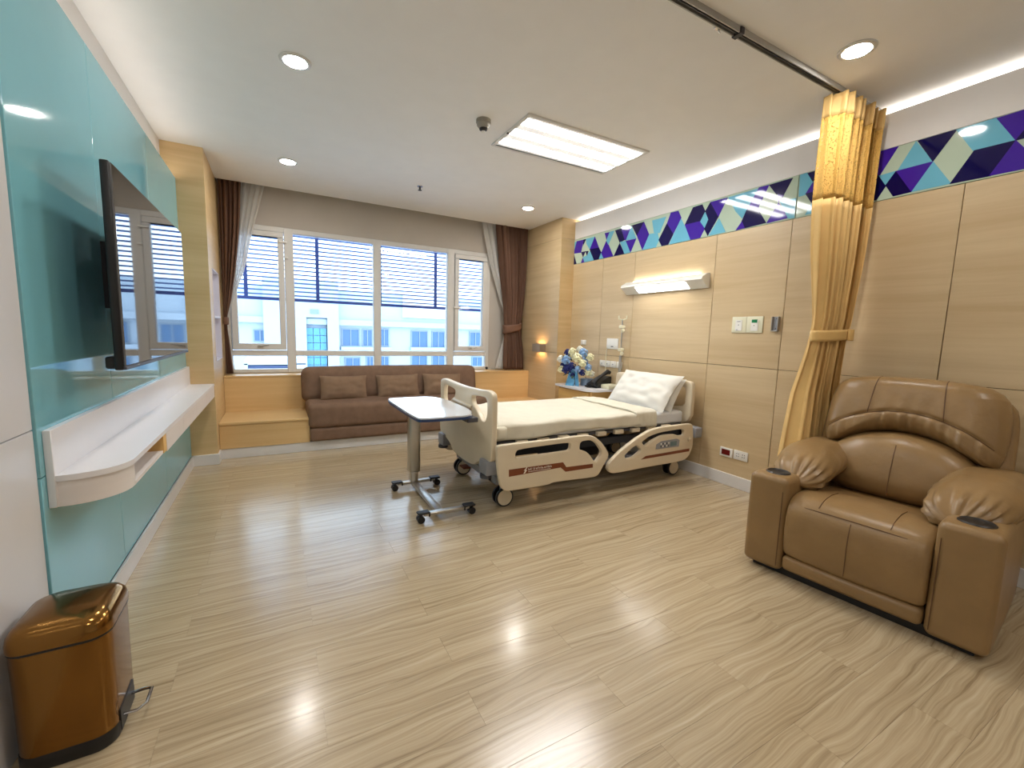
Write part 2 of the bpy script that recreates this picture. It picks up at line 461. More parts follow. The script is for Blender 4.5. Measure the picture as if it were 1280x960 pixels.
# ceiling with the curtain pocket at the window
ceiling = struct('ceiling', join(box(-.86, 3.86, YB, 5.86, CE, CE + .25), box(-.86, 3.86, 5.86, 6.2, CE + .2, CE + .25)), 'ceiling_paint', 'flat white painted ceiling')
struct('wall_back', box(-.86, 3.86, YB - .1, YB, 0, CE), 'white_paint', 'white wall behind the viewer')

# ---- left wall: recessed white wall, teal glass cladding, white panels nearer the camera
wl = struct('wall_left', join(box(-.95, -.835, YB, 6.2, 0, CE + .2)), 'white_paint', 'white left wall clad in teal glass and white panels')
for y0, y1 in ((2.062, 2.868), (2.871, 3.914), (3.917, 4.958)):
    part('glass_panel', rbox(-.753, XL, y0, y1, .8, 2.637, .002, 1), 'teal_glass', wl)
    part('glass_panel', rbox(-.753, XL, y0, y1, .105, .797, .002, 1), 'teal_glass', wl)
part('backing_board', box(-.77, -.754, 2.06, 4.96, 0, 2.63), 'groove', wl)
for y0, y1 in ((.62, 2.058), (-.84, .617), (-2.3, -.843)):
    for z0, z1 in ((.0, .972), (.975, 2.62)):
        part('wall_panel', rbox(-.80, -.742, y0, y1, z0, z1, .002, 1), 'white_panel', wl)
part('cove_ledge', box(-.835, -.77, YB, 4.96, 2.55, 2.575), 'white_paint', wl)
part('light_strip', box(-.826, -.80, .2, 4.9, 2.60, 2.63), 'glow_cove_left', wl)
struct('baseboard_left', rbox(-.735, -.72, 2.06, 4.975, 0, .105, .003, 1), 'baseboard_white')
# wooden column at the far left with a two-tier niche in its side
col = struct('trim_1', join(box(-.835, -.525, 4.96, 6.2, .0, 1.0), box(-.835, -.525, 4.96, 6.2, 1.9, CE), box(-.835, -.525, 4.96, 5.19, 1.0, 1.9),
     box(-.835, -.525, 5.72, 6.2, 1.0, 1.9), box(-.835, -.76, 5.19, 5.72, 1.0, 1.9)), 'laminate_column', 'pale wood column beside the window with two white niches')
part('niche_lining', join(box(-.755, -.75, 5.192, 5.718, 1.0, 1.9), box(-.755, -.52, 5.19, 5.2, 1.0, 1.9), box(-.755, -.52, 5.71, 5.72, 1.0, 1.9),
     box(-.755, -.52, 5.19, 5.72, .995, 1.005), box(-.755, -.52, 5.19, 5.72, 1.895, 1.905)), 'niche_lining', col)
part('niche_shelf', box(-.755, -.52, 5.2, 5.71, 1.425, 1.445), 'niche_lining', col)
part('column_plinth', rbox(-.74, -.512, 4.948, 5.12, 0, .105, .003, 1), 'baseboard_white', col)
# ---- right wall
wr = struct('wall_right', box(3.82, 3.95, YB, 6.2, 0, CE + .2), 'white_paint', 'right wall clad in pale wood panels under a patterned glass band')
part('backing_board', box(3.70, 3.82, YB, 5.02, 0, 2.66), 'groove', wr)
ys = [5.0, 4.37, 3.81, 2.757, 2.08, 1.087, .09, -.9, -1.9, YB]
for ya, yb_ in zip(ys, ys[1:]):
    for z0, z1 in ((.10, 1.115), (1.115, 2.333)):
        part('wall_panel', rbox(XR, 3.701, yb_ + .002, ya - .002, z0 + .002, z1 - .002, .0015, 1), 'laminate', wr)
part('fascia', rbox(XR, 3.70, YB, 4.999, 2.669, 2.9, .002, 1), 'white_paint', wr)
part('light_strip', box(3.772, 3.80, YB + .1, 4.95, 2.872, 2.8975), 'glow_cove', wr)
part('cove_ledge', box(3.70, 3.82, YB, 4.999, 2.84, 2.862), 'white_paint', wr)
struct('baseboard_right', rbox(3.666, XR + .004, YB, 5.0, 0, .112, .003, 1), 'baseboard_white')
# glass band: pale panes carrying coloured facets
for ya, yb_ in ((5.0, 2.068), (2.062, -.3), (-.304, YB)):
    part('glass_pane', rbox(XR + .001, 3.70, yb_, ya, 2.335, 2.667, .001, 1), 'tile_pale', wr)
def hit(px, py, ax, val):
    d = rr * ((px - 640) / FPX) - uu * ((py - 480) / FPX) + f0
    t = (val - (0, 0, CAMZ)[ax]) / d[ax]; return Vector((0, 0, CAMZ)) + d * t
FR = {'A': (700, 250, 7.111), 'B': (860, 200, 7.111), 'C': (1080, 120, 6.4)}
BAND = [
 ('A','blue',[(118,382),(150,372),(122,470)]), ('A','purple',[(150,370),(210,355),(185,465),(122,475)]), ('A','navy',[(210,355),(232,348),(205,405)]),
 ('A','blue',[(232,348),(310,328),(265,438),(238,388)]), ('A','purple',[(310,328),(345,425),(265,440)]), ('A','navy',[(265,440),(345,427),(365,470),(345,535),(300,545)]),
 ('A','navy',[(108,480),(122,478),(145,578),(108,585)]), ('A','blue',[(265,457),(298,548),(215,562),(205,510),(240,495)]), ('A','navy',[(190,465),(225,458),(205,505)]),
 ('A','navy',[(228,458),(252,455),(240,493)]), ('A','purple',[(203,515),(214,562),(188,568)]), ('A','blue',[(365,475),(385,525),(347,535)]),
 ('A','purple',[(415,358),(470,505),(387,525),(368,470)]), ('A','purple',[(400,297),(440,288),(413,350)]), ('A','blue',[(442,287),(482,276),(430,395),(415,356)]),
 ('A','navy',[(492,272),(545,258),(575,352),(530,375)]), ('A','purple',[(547,258),(635,232),(587,353),(577,353)]), ('A','blue',[(636,237),(675,340),(588,356)]),
 ('A','navy',[(530,387),(570,484),(480,502)]), ('A','blue',[(537,375),(583,367),(622,470),(572,484)]), ('A','purple',[(587,365),(675,346),(626,470)]),
 ('A','navy',[(640,228),(744,196),(685,315)]), ('A','purple',[(746,199),(790,310),(731,443),(687,318)]), ('A','blue',[(822,185),(940,152),(885,288),(838,288)]),
 ('A','blue',[(797,306),(865,296),(877,355),(850,422),(737,443)]), ('A','purple',[(987,117),(1050,102),(1075,160),(1005,302),(955,207)]), ('A','navy',[(950,212),(1003,306),(960,398),(905,410),(880,354)]),
 ('A','blue',[(1076,170),(1165,350),(972,398)]),
 ('B','navy',[(47,425),(125,400),(150,460),(110,545),(-25,575)]), ('B','purple',[(-25,578),(110,548),(145,610),(105,688),(25,705)]),
 ('B','blue',[(151,468),(183,525),(150,602),(114,546)]), ('B','navy',[(200,378),(270,500),(175,670),(147,607),(186,525),(155,460)]), ('B','purple',[(203,376),(350,337),(271,498)]),
 ('B','blue',[(275,522),(330,638),(187,670)]), ('B','blue',[(362,335),(622,256),(480,515),(427,450)]), ('B','purple',[(630,251),(718,226),(615,440),(527,440)]),
 ('B','navy',[(525,445),(618,445),(690,557),(502,602),(480,547)]), ('B','purple',[(478,550),(500,603),(428,622)]), ('B','navy',[(726,223),(928,163),(847,308),(790,300)]),
 ('B','purple',[(800,308),(847,315),(805,370)]), ('B','purple',[(805,383),(888,513),(703,558)]), ('B','blue',[(820,372),(958,345),(942,510),(891,513)]),
 ('B','blue',[(1000,138),(1063,120),(1110,195),(1050,300),(987,320)]), ('B','navy',[(1068,119),(1178,87),(1112,190)]), ('B','purple',[(1112,200),(1160,272),(1050,299)]),
 ('B','navy',[(1050,302),(1160,275),(1100,378)]), ('B','blue',[(1100,387),(1140,463),(1047,483)]),
 ('C','purple',[(100,458),(270,408),(125,633),(90,600)]), ('C','navy',[(85,605),(173,715),(100,826),(60,832)]), ('C','blue',[(127,640),(253,603),(175,708)]),
 ('C','blue',[(417,365),(548,522),(270,600)]), ('C','navy',[(437,360),(738,272),(552,518)]), ('C','navy',[(256,607),(378,763),(234,795),(180,715)]),
 ('C','purple',[(264,602),(546,528),(380,760)]), ('C','blue',[(554,532),(688,698),(388,762)]), ('C','blue',[(747,271),(1058,183),(1213,355),(885,438)]),
 ('C','navy',[(885,442),(1213,358),(1008,633),(694,698)]), ('C','purple',[(1070,181),(1290,112),(1290,258),(1216,350)]), ('C','navy',[(1220,352),(1330,222),(1400,300)]),
 ('C','purple',[(1216,362),(1300,450),(1340,565),(1012,632)])]
tiles = []
for fr, c, P in BAND:
    ox, oy, s = FR[fr]; Q = []
    for x, y in P:
        h = hit(ox + x / s, oy + y / s, 0, XR); Q.append((h[1], min(2.666, max(2.336, h[2]))))
    gx = sum(q[0] for q in Q) / len(Q); gz = sum(q[1] for q in Q) / len(Q); E2 = []
    for y, z in Q:
        d = math.hypot(y - gx, z - gz); k = (d + .007) / d; E2.append((gx + (y - gx) * k, min(2.666, max(2.336, gz + (z - gz) * k))))
    Q = E2
    tiles.append((c, Q)); part('glass_facet', prism(Q, 'x', XR - .0005 - len(tiles) * 8e-6, XR + .003), 'tile_' + c, wr)
for c, Q in tiles:                                   # the band goes on past the frame
    if max(q[0] for q in Q) < 3.4 and min(q[0] for q in Q) > 1.1:
        S = [(q[0] - 2.66, q[1]) for q in Q]
        part('glass_facet', prism(S, 'x', XR - .0005, XR + .003), 'tile_' + c, wr)
# column by the window on the right
cr = struct('trim_2', box(3.475, 3.95, 5.015, 6.2, 0, CE), 'groove', 'pale wood column between the window and the patterned wall')
for z0, z1 in ((.0, 1.105), (1.105, 2.67), (2.67, CE)):
    part('wall_panel', rbox(3.458, 3.477, 5.0, 6.0, z0 + .0015, z1 - .0015, .001, 1), 'laminate', cr)
    part('wall_panel', rbox(3.459, 3.80, 4.999, 5.016, z0 + .0015, z1 - .0015, .001, 1), 'laminate_column', cr)
# ---- window wall
YW = 6.08
W0, W1, WZ0, WZ1 = -.50, 2.90, .79, 2.545
struct('wall_window', join(box(-.86, 3.86, YW, YW + .2, WZ1, CE + .2), box(-.86, 3.86, YW, YW + .2, -.2, WZ0), box(-.86, W0, YW, YW + .2, WZ0, WZ1), box(W1, 3.86, YW, YW + .2, WZ0, WZ1)), 'grey_paint', 'greige wall around the wide window')
win = thing('window_1', 'wide white window of four bays over four low lights', 'window', (1.2, YW, WZ0)); win['kind'] = 'structure'; del win['category']
yf0, yf1 = YW - .02, YW + .07
part('window_frame', join(rbox(W0, W1, yf0, yf1, WZ1 - .06, WZ1, .004, 1), rbox(W0, W1, yf0, yf1, WZ0, WZ0 + .045, .004, 1), rbox(W0, W0 + .05, yf0, yf1, WZ0, WZ1, .004, 1), rbox(W1 - .05, W1, yf0, yf1, WZ0, WZ1, .004, 1)), 'frame_white', win)
for x0, x1 in ((.125, .225), (1.178, 1.272), (2.222, 2.325)):
    part('mullion', rbox(x0, x1, yf0 - .004, yf1, WZ0, WZ1, .006, 1), 'frame_white', win)
bays = [(-.45, .125), (.225, 1.178), (1.272, 2.222), (2.325, 2.85)]
for i, (x0, x1) in enumerate(bays):
    part('transom', rbox(x0, x1, yf0, yf1, .998, 1.064, .004, 1), 'frame_white', win)
    part('pane', box(x0, x1, YW + .03, YW + .036, WZ0 + .04, 1.0), 'pane_clear', win)
    if i in (0, 3):
        s = .065; z0, z1 = 1.072, 2.482
        sash = part('sash', join(rbox(x0 + .005, x1 - .005, yf0 - .02, yf1 - .03, z0, z0 + s + .01, .006, 1), rbox(x0 + .005, x1 - .005, yf0 - .02, yf1 - .03, z1 - s, z1, .006, 1),
             rbox(x0 + .005, x0 + .005 + s, yf0 - .02, yf1 - .03, z0 + s, z1 - s, .006, 1), rbox(x1 - .005 - s, x1 - .005, yf0 - .02, yf1 - .03, z0 + s, z1 - s, .006, 1)), 'frame_white', win)
        part('pane', box(x0 + s, x1 - s, YW + .015, YW + .021, z0 + s, z1 - s), 'pane_clear', sash)
        xm = (x0 + x1) / 2
        part('handle', join(rbox(xm - .03, xm + .03, yf0 - .034, yf0 - .02, z0 + .025, z0 + .05, .003, 1), tube([(xm, yf0 - .03, z0 + .04), (xm + .01, yf0 - .05, z0 + .045), (xm + .09, yf0 - .055, z0 + .06)], .008, 8)), 'brushed_steel', sash)
        if i == 3: part('latch', rbox(x0 - .02, x0 + .09, yf0 - .045, yf0 - .02, 1.70, 1.73, .004, 1), 'plate_white', sash)
        else: part('latch', join(rbox(x1 - .06, x1 + .03, yf0 - .04, yf0 - .02, 2.36, 2.38, .003, 1), rbox(x1 - .0, x1 + .04, yf0 - .03, yf0 - .01, 2.18, 2.2, .003, 1)), 'plate_white', sash)
    else:
        part('pane', box(x0, x1, YW + .03, YW + .036, 1.06, WZ1 - .05), 'pane_clear', win)

# ================================================================== OUTSIDE
lv = thing('sun_louvre', 'white horizontal sunshade louvre on blue frame outside the window', 'louvre', (1.4, 6.8, 1.7))
part('bottom_rail', box(-1.2, 4.6, 6.78, 6.83, 1.712, 1.752), 'louvre_frame', lv)
part('top_rail', box(-1.2, 4.6, 6.78, 6.83, 2.98, 3.02), 'louvre_frame', lv)
for x in (-.323, .547, 1.41, 2.28, 3.15, -1.19, 4.02):
    part('louvre_post', box(x - .022, x + .022, 6.775, 6.79, 1.73, 3.0), 'louvre_frame', lv)
for x in (-.323, 2.28, 4.02, -1.19): part('support_arm', box(x - .02, x + .02, 6.27, 6.79, 2.96, 3.0), 'louvre_frame', lv)
slat_me = mesh_of('slat', rbox(-2.9, 2.9, -.022, .022, -.0085, .0085, .002, 1), 'louvre_slat')
for k in range(21):
    o = bpy.data.objects.new('slat', slat_me); COL.objects.link(o); o.parent = lv; o.location = Vector((1.7, 6.81, 1.79 + k * .0575)) - Vector((1.4, 6.8, 1.7))
grd = struct('ground', box(-120, 160, 8, 200, -20.4, -20), 'terrace_concrete', 'pale paved ground far below')
# white apartment block facing the window
bd = thing('apartment_building', 'white apartment block with balconies seen through the window', 'building', (8, 52, -20))
part('wall', box(-40, 60, 50.4, 62, -20, 5.5), 'facade_darkened', bd)
part('parapet', box(-40, 60, 49.9, 50.5, 1.75, 2.35), 'facade_darkened', bd)
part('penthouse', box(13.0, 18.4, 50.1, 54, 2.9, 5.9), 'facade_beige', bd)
part('stair_tower', join(box(-1, 2.85, 49.6, 50.5, -20, 6.2), box(4.85, 6.0, 49.6, 50.5, -20, 6.2), box(2.85, 4.85, 49.6, 50.5, 2.45, 6.2)), 'facade_darkened', bd)
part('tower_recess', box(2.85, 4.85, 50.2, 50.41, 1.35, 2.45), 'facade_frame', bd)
part('vent', box(3.25, 4.05, 49.5, 49.62, 2.85, 3.28), 'facade_frame', bd)
for j in range(8):
    for i in range(3):
        zz = 1.35 - j * .78
        part('glass_pane', box(2.87 + i * .66, 3.47 + i * .66, 50.05, 50.1, zz - .72, zz), 'facade_glass_blue', bd)
wins = [(-1.81, .96, -.87, -.05), (-.55, .9, -.1, -.1), (6.45, 1.3, 8.1, -.42), (8.6, 1.3, 9.5, -.42), (10.45, 1.41, 11.33, -.38), (14.1, 1.3, 15.9, -.49), (16.6, 1.3, 18.05, -.49), (21.5, 1.34, 22.96, -.24), (-5.6, 1.0, -4.2, -.2), (25, 1.3, 26.6, -.4),
        (6.75, -1.83, 8.16, -3.5), (9.0, -1.7, 9.6, -3.4), (10.45, -1.7, 11.33, -3.4), (14.11, -1.57, 15.86, -3.4), (16.65, -1.56, 18.08, -3.4), (21.89, -1.76, 23.14, -3.4), (-1.8, -1.9, -.8, -3.4), (25, -1.7, 26.6, -3.4)]
for x0, z1, x1, z0 in wins:
    w = part('window', join(box(x0 - .12, x1 + .12, 50.25, 50.42, z1, z1 + .12), box(x0 - .12, x1 + .12, 50.25, 50.42, z0 - .12, z0), box(x0 - .12, x0, 50.25, 50.42, z0, z1), box(x1, x1 + .12, 50.25, 50.42, z0, z1), box((x0 + x1) / 2 - .05, (x0 + x1) / 2 + .05, 50.25, 50.42, z0, z1)), 'facade_frame', bd)
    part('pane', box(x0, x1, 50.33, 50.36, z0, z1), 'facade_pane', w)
for x0, x1 in ((6.2, 11.6), (13.8, 18.3), (21.2, 23.3)):
    for z in (-.55, -3.6):
        part('balcony_slab', box(x0, x1, 49.6, 50.4, z - .35, z), 'facade_darkened', bd)
an = thing('annex_roof_unit', 'white rooftop housing with dark blue louvre below the window view', 'roof unit', (0, 25, -20))
part('housing', join(box(-1.4, 1.36, 25, 28, -.56, -.30), box(-1.4, -1.25, 25, 28, -4, -.5), box(.56, 1.36, 25, 28, -4, -.5), box(-1.4, 1.36, 25.6, 28, -4, -.5)), 'facade_darkened', an)
for k in range(6): part('louvre_blade', rot(box(-1.25, .56, 25.1, 25.16, -.74 - k * .13, -.62 - k * .13), .35, 'X', (0, 25.1, -.68 - k * .13)), 'annex_louvre', an)
part('louvre_back', box(-1.25, .56, 25.4, 25.45, -4, -.5), 'annex_louvre', an)

# ================================================================== BUILT-INS
bn = thing('window_bench', 'pale wood bench built in under the window', 'bench', (1.4, 5.4, 0))
part('seat_box', box(-.522, .30, 5.115, 5.75, .105, .352), 'laminate_bench', bn); part('seat_box', box(2.52, 3.455, 5.115, 5.75, .105, .352), 'laminate_bench', bn)
part('seat_lid', rbox(-.522, .31, 5.10, 5.75, .354, .376, .002, 1), 'laminate_bench', bn); part('seat_lid', rbox(2.51, 3.455, 5.10, 5.75, .354, .376, .002, 1), 'laminate_bench', bn)
part('back_panel', box(-.522, 3.455, 5.75, 5.772, .105, .765), 'laminate_bench', bn)
part('sill_board', rbox(-.522, 3.455, 5.745, 6.06, .767, .787, .002, 1), 'laminate_bench', bn)
part('plinth', rbox(-.522, 3.455, 5.125, 5.7, 0, .104, .002, 1), 'baseboard_white', bn)
part('middle_box', box(.31, 2.51, 5.2, 5.75, .105, .2), 'laminate_bench', bn)
# long wall shelf under the television
sh = thing('wall_shelf', 'long white shelf with drawers mounted on the teal glass wall', 'shelf', (-.63, 3.5, .675))
def shelf_outline(x1, r=.17, y0=2.10, xb=-.735, y1=4.955):
    P = [(xb, y0), (x1 - r, y0)]
    P += [(x1 - r + r * math.sin(a), y0 + r - r * math.cos(a)) for a in [math.pi / 2 * i / 10 for i in range(1, 11)]]
    return P + [(x1, y1), (xb, y1)]
part('top_board', prism(shelf_outline(-.527), 'z', .772, .794), 'shelf_white', sh)
part('upstand', rbox(-.735, -.712, 2.098, 4.955, .676, .962, .002, 1), 'shelf_white', sh)
cap = [(-.713, 2.106), (-.69, 2.106)] + [(-.70 + .165 * math.sin(a), 2.271 - .165 * math.cos(a)) for a in [math.pi / 2 * i / 10 for i in range(1, 11)]] + [(-.535, 2.29), (-.713, 2.29)]
part('end_box', prism(cap, 'z', .676, .771), 'shelf_laminate', sh)
part('bottom_board', box(-.712, -.535, 2.28, 4.955, .675, .690), 'shelf_laminate', sh)
part('divider', box(-.71, -.531, 2.80, 2.868, .676, .771), 'cabinet_wood', sh)
for y0, y1 in ((2.871, 3.352), (3.356, 3.876), (3.88, 4.398), (4.402, 4.95)):
    d = part('drawer', rbox(-.70, -.529, y0, y1, .668, .770, .002, 1), 'shelf_laminate', sh)

# ================================================================== CEILING FITTINGS
pl = thing('ceiling_light_panel', 'rectangular white recessed ceiling light with three glowing bands', 'ceiling light', (2.255, 3.175, CE))
x0, x1, y0, y1 = 1.65, 2.86, 2.865, 3.485
part('frame', join(rbox(x0, x1, y0, y0 + .03, CE - .014, CE + .01, .003, 1), rbox(x0, x1, y1 - .03, y1, CE - .014, CE + .01, .003, 1), rbox(x0, x0 + .03, y0 + .03, y1 - .03, CE - .014, CE + .01, .003, 1), rbox(x1 - .03, x1, y0 + .03, y1 - .03, CE - .014, CE + .01, .003, 1)), 'frame_white', pl)
bw = (y1 - y0 - .06) / 3
for k in range(3):
    ya = y0 + .03 + k * bw
    part('diffuser', rbox(x0 + .03, x1 - .03, ya + .042, ya + bw - .042, CE - .006, CE - .001, .001, 1), 'glow_panel', pl)
emit('glow_panel_dim', NEUT, .22)
part('reflector', box(x0 + .028, x1 - .028, y0 + .028, y1 - .028, CE - .004, CE - .0005), 'glow_panel_dim', pl)
part('clip', rbox(x0 + .002, x0 + .02, 3.19, 3.21, CE - .018, CE - .012, .001, 1), 'dark_metal', pl)
dl = thing('downlight', 'round recessed ceiling downlight nearest the television', 'ceiling light', (.155, 3.09, CE), 'round ceiling downlights')
c = (.155, 3.09, CE)
n = 32
ringp = [(.064, -.001), (.066, -.009), (.078, -.010), (.088, -.006), (.09, -.0005)]
part('trim_ring', lathe(ringp, c, 32), 'frame_white', dl)
part('lamp_glass', lathe([(.0635, -.0095), (.05, -.012), (.001, -.012)], c, 32), 'glow_down', dl)
for loc, lab in (((.156, 4.885, CE), 'round recessed ceiling downlight beside the left window curtain'), ((2.852, 4.893, CE), 'round recessed ceiling downlight by the wooden column over the bedside'),
                 ((2.82, 1.345, CE), 'round recessed ceiling downlight beside the privacy curtain rail'), ((.156, 1.30, CE), 'unseen ceiling downlight above the viewer, added to light the floor'), ((2.82, -.5, CE), 'unseen ceiling downlight behind the armchair, added to light the floor'), ((.156, -.5, CE), 'unseen ceiling downlight behind the viewer, added to light the floor')):
    o = copy_tree(dl, None, loc); o['label'] = lab  # last three are out of frame, added to light the near floor
sd = thing('smoke_detector', 'small round grey smoke detector on the ceiling by the light panel', 'smoke detector', (1.42, 3.14, CE - .08))
part('base', lathe([(.001, 0), (.055, 0), (.056, -.022), (.05, -.026)], (1.42, 3.14, CE)), 'detector_grey', sd)
part('body', lathe([(.05, -.024), (.05, -.04), (.036, -.058), (.034, -.06)], (1.42, 3.14, CE)), 'detector_grey', sd)
part('sensor', lathe([(.03, -.058), (.03, -.07), (.018, -.08), (.001, -.08)], (1.42, 3.14, CE)), 'black_plastic', sd)
part('tip', lathe([(.016, -.078), (.016, -.086), (.001, -.088)], (1.42, 3.14, CE)), 'plate_white', sd)
sp = thing('sprinkler', 'small chrome fire sprinkler head on the ceiling near the window', 'sprinkler', (1.45, 4.87, CE - .05))
part('flange', lathe([(.001, 0), (.032, 0), (.03, -.006), (.012, -.008)], (1.45, 4.87, CE)), 'chrome', sp)
part('body', cyl((1.45, 4.87, CE - .006), (1.45, 4.87, CE - .04), .011), 'dark_metal', sp)
part('deflector', lathe([(.001, -.04), (.022, -.04), (.022, -.044), (.001, -.044)], (1.45, 4.87, CE), 12), 'dark_metal', sp)
hk = solo('ceiling_hook', join(rbox(2.02, 2.055, 1.60, 1.635, CE - .006, CE, .001, 1), tube([(2.037, 1.617, CE - .005), (2.037, 1.617, CE - .02), (2.05, 1.617, CE - .026)], .004, 6)), 'chrome', 'tiny metal hook on the ceiling beside the curtain rail', 'hook')
rl = thing('curtain_rail', 'long grey curtain rail across the ceiling', 'curtain rail', (2, 1.575, CE - .03))
part('track', join(box(-.73, 3.66, 1.555, 1.561, CE - .03, CE), box(-.73, 3.66, 1.589, 1.595, CE - .03, CE), box(-.73, 3.66, 1.56, 1.59, CE - .004, CE)), 'rail_grey', rl)
part('track_slot', box(-.73, 3.66, 1.571, 1.579, CE - .026, CE - .004), 'black_plastic', rl)
part('bracket', rbox(2.12, 2.15, 1.548, 1.602, CE - .034, CE - .002, .002, 1), 'dark_metal', rl)

# ================================================================== CURTAINS
def drape(fn_left, fn_right, z0, z1, yc, folds, amp, nu=160, nv=40, phase=0, ydrift=0):
    """gathered cloth between two edge curves x(z); folds run down it"""
    def f(u, v):
        z = z0 + (z1 - z0) * v
        xl, xr = fn_left(z), fn_right(z); w = xr - xl
        s = math.sin(2 * math.pi * folds * u + phase + .35 * math.sin(5 * u) + .25 * math.sin(z * 2.1 + u * 9)); s = s * (1.25 - .25 * s * s); a = amp(z)
        x = xl + w * u + .18 * w / folds * math.sin(4 * math.pi * folds * u + phase)
        return (x, yc + a * s + .35 * a * math.sin(2 * math.pi * folds * .37 * u + 1.3) + ydrift * (u - .5), z)
    return sheet(f, nu, nv)
def lerp_curve(P):
    P = sorted(P); n = len(P)
    m = [(P[min(i + 1, n - 1)][1] - P[max(i - 1, 0)][1]) / (P[min(i + 1, n - 1)][0] - P[max(i - 1, 0)][0]) for i in range(n)]
    def f(z):
        if z <= P[0][0]: return P[0][1]
        for i in range(n - 1):
            (a, x), (b_, y) = P[i], P[i + 1]
            if z <= b_:
                h = b_ - a; t = (z - a) / h
                return (2*t**3 - 3*t*t + 1) * x + (t**3 - 2*t*t + t) * h * m[i] + (3*t*t - 2*t**3) * y + (t**3 - t*t) * h * m[i + 1]
        return P[-1][1]
    return f
def cloth(name, g, mat, parent, thick=.003):
    o = part(name, g, mat, parent, 80)
    md = o.modifiers.new('thickness', 'SOLIDIFY'); md.thickness = thick
    return o
ZT = CE + .12
# left pair
lc = thing('window_curtain', 'brown drape and white sheer gathered at the left of the window', 'curtain', (-.4, 5.93, .787))
am = lerp_curve([(.79, .022), (1.2, .014), (1.42, .007), (1.6, .012), (2.2, .03), (3.1, .032)])
cloth('drape', drape(lambda z: -.508, lerp_curve([(.79, -.438), (1.14, -.463), (1.42, -.477), (1.67, -.425), (2.31, -.335), (2.93, -.29), (3.1, -.285)]), .80, ZT, 5.90, 5, am), 'curtain_brown', lc)
cloth('sheer', drape(lerp_curve([(.79, -.49), (1.42, -.49), (2.1, -.40), (3.1, -.33)]), lerp_curve([(.78, -.421), (1.14, -.462), (1.42, -.478), (1.67, -.405), (2.03, -.285), (2.36, -.215), (2.99, -.054), (3.1, -.03)]), .80, ZT, 5.985, 5, lambda z: am(z) * .7), 'sheer', lc, .0015)
part('tieback', rbox(-.512, -.466, 5.875, 6.01, 1.36, 1.45, .012, 2), 'curtain_brown', lc)
# right pair
rc = thing('window_curtain', 'brown drape and white sheer gathered at the right of the window', 'curtain', (3.2, 5.93, .787))
am2 = lerp_curve([(.79, .04), (1.3, .028), (1.42, .022), (1.55, .025), (2.2, .042), (3.1, .045)])
cloth('drape', drape(lerp_curve([(.78, 3.10), (1.07, 3.092), (1.42, 3.093), (1.8, 3.065), (2.27, 3.0), (2.93, 2.916), (3.1, 2.9)]), lerp_curve([(.78, 3.435), (1.07, 3.425), (1.45, 3.375), (1.82, 3.415), (2.31, 3.437), (2.95, 3.444), (3.1, 3.444)]), .80, ZT, 5.90, 8, am2), 'curtain_brown', rc)
cloth('sheer', drape(lerp_curve([(.75, 2.977), (1.19, 3.104), (1.45, 3.165), (1.6, 3.14), (1.92, 3.028), (2.44, 2.852), (2.97, 2.721), (3.1, 2.70)]), lerp_curve([(.79, 3.2), (1.42, 3.22), (2.1, 3.18), (3.1, 3.1)]), .80, ZT, 5.995, 5, lambda z: am2(z) * .5), 'sheer', rc, .0015)
def band(u, v):
    a = math.pi * u; x = 3.237 - .16 * math.cos(a); y = 5.945 - .095 * math.sin(a) ** .6
    zc = 1.415 + .09 * u ** 2; h = .14 - .06 * u
    return (x, y, zc + (v - .5) * h)
cloth('tieback', sheet(band, 24, 4), 'curtain_brown', rc, .01)
# privacy curtain on the ceiling rail
pc = thing('privacy_curtain', 'yellow beige privacy curtain with net top gathered behind the armchair', 'curtain', (3.3, 1.57, .1))
pl_ = lerp_curve([(.1, 3.03), (.6, 3.12), (1.38, 3.195), (2.2, 3.10), (2.9, 3.11)]); pr_ = lerp_curve([(.1, 3.64), (.9, 3.62), (1.38, 3.60), (2.2, 3.64), (2.9, 3.655)])
pa = lerp_curve([(.1, .06), (.9, .05), (1.36, .028), (1.46, .028), (2.0, .05), (2.9, .055)])
def pdr(z0, z1, nv):
    V, F = drape(pl_, pr_, z0, z1, 1.575, 11, pa, 260, nv)
    return [(x, y + .06 * max(0, min(1, (1.5 - z) / .5)), z) for x, y, z in V], F
cloth('cloth', pdr(.10, 2.27, 44), 'privacy_fabric', pc)
cloth('net', pdr(2.27, 2.775, 12), 'curtain_net', pc, .002)
cloth('heading', pdr(2.775, 2.905, 4), 'privacy_fabric', pc, .005)
def pband(u, v):
    a = 2 * math.pi * u
    return (3.393 + .225 * math.cos(a), 1.587 + .062 * math.sin(a), 1.405 + (v - .5) * .075 + .012 * math.cos(a))
cloth('tieback', sheet(pband, 40, 4), 'privacy_fabric', pc, .006)
part('tieback_knot', rbox(3.50, 3.56, 1.512, 1.53, 1.37, 1.45, .006, 2), 'privacy_fabric', pc)

# ================================================================== TELEVISION
tv = thing('television', 'large wall mounted flat television with glossy black screen', 'television', (-.58, 3.03, 1.155))
part('cabinet', rbox(-.580, -.550, 2.312, 3.768, 1.155, 1.979, .006, 2), 'tv_body', tv)
part('rear_housing', rbox(-.613, -.578, 2.55, 3.52, 1.17, 1.64, .012, 2), 'tv_body', tv)
part('screen', rbox(-.554, -.5435, 2.319, 3.761, 1.173, 1.972, .002, 1), 'screen', tv)
part('bezel', rbox(-.555, -.542, 2.315, 3.765, 1.157, 1.172, .002, 1), 'dark_grey', tv)
part('mount_arm', join(box(-.628, -.612, 2.85, 2.89, 1.36, 1.80), box(-.628, -.612, 3.19, 3.23, 1.36, 1.80), box(-.628, -.612, 2.81, 3.27, 1.54, 1.62), box(-.71, -.628, 3.0, 3.08, 1.50, 1.66), box(-.7345, -.71, 2.86, 3.22, 1.42, 1.74)), 'dark_metal', tv)
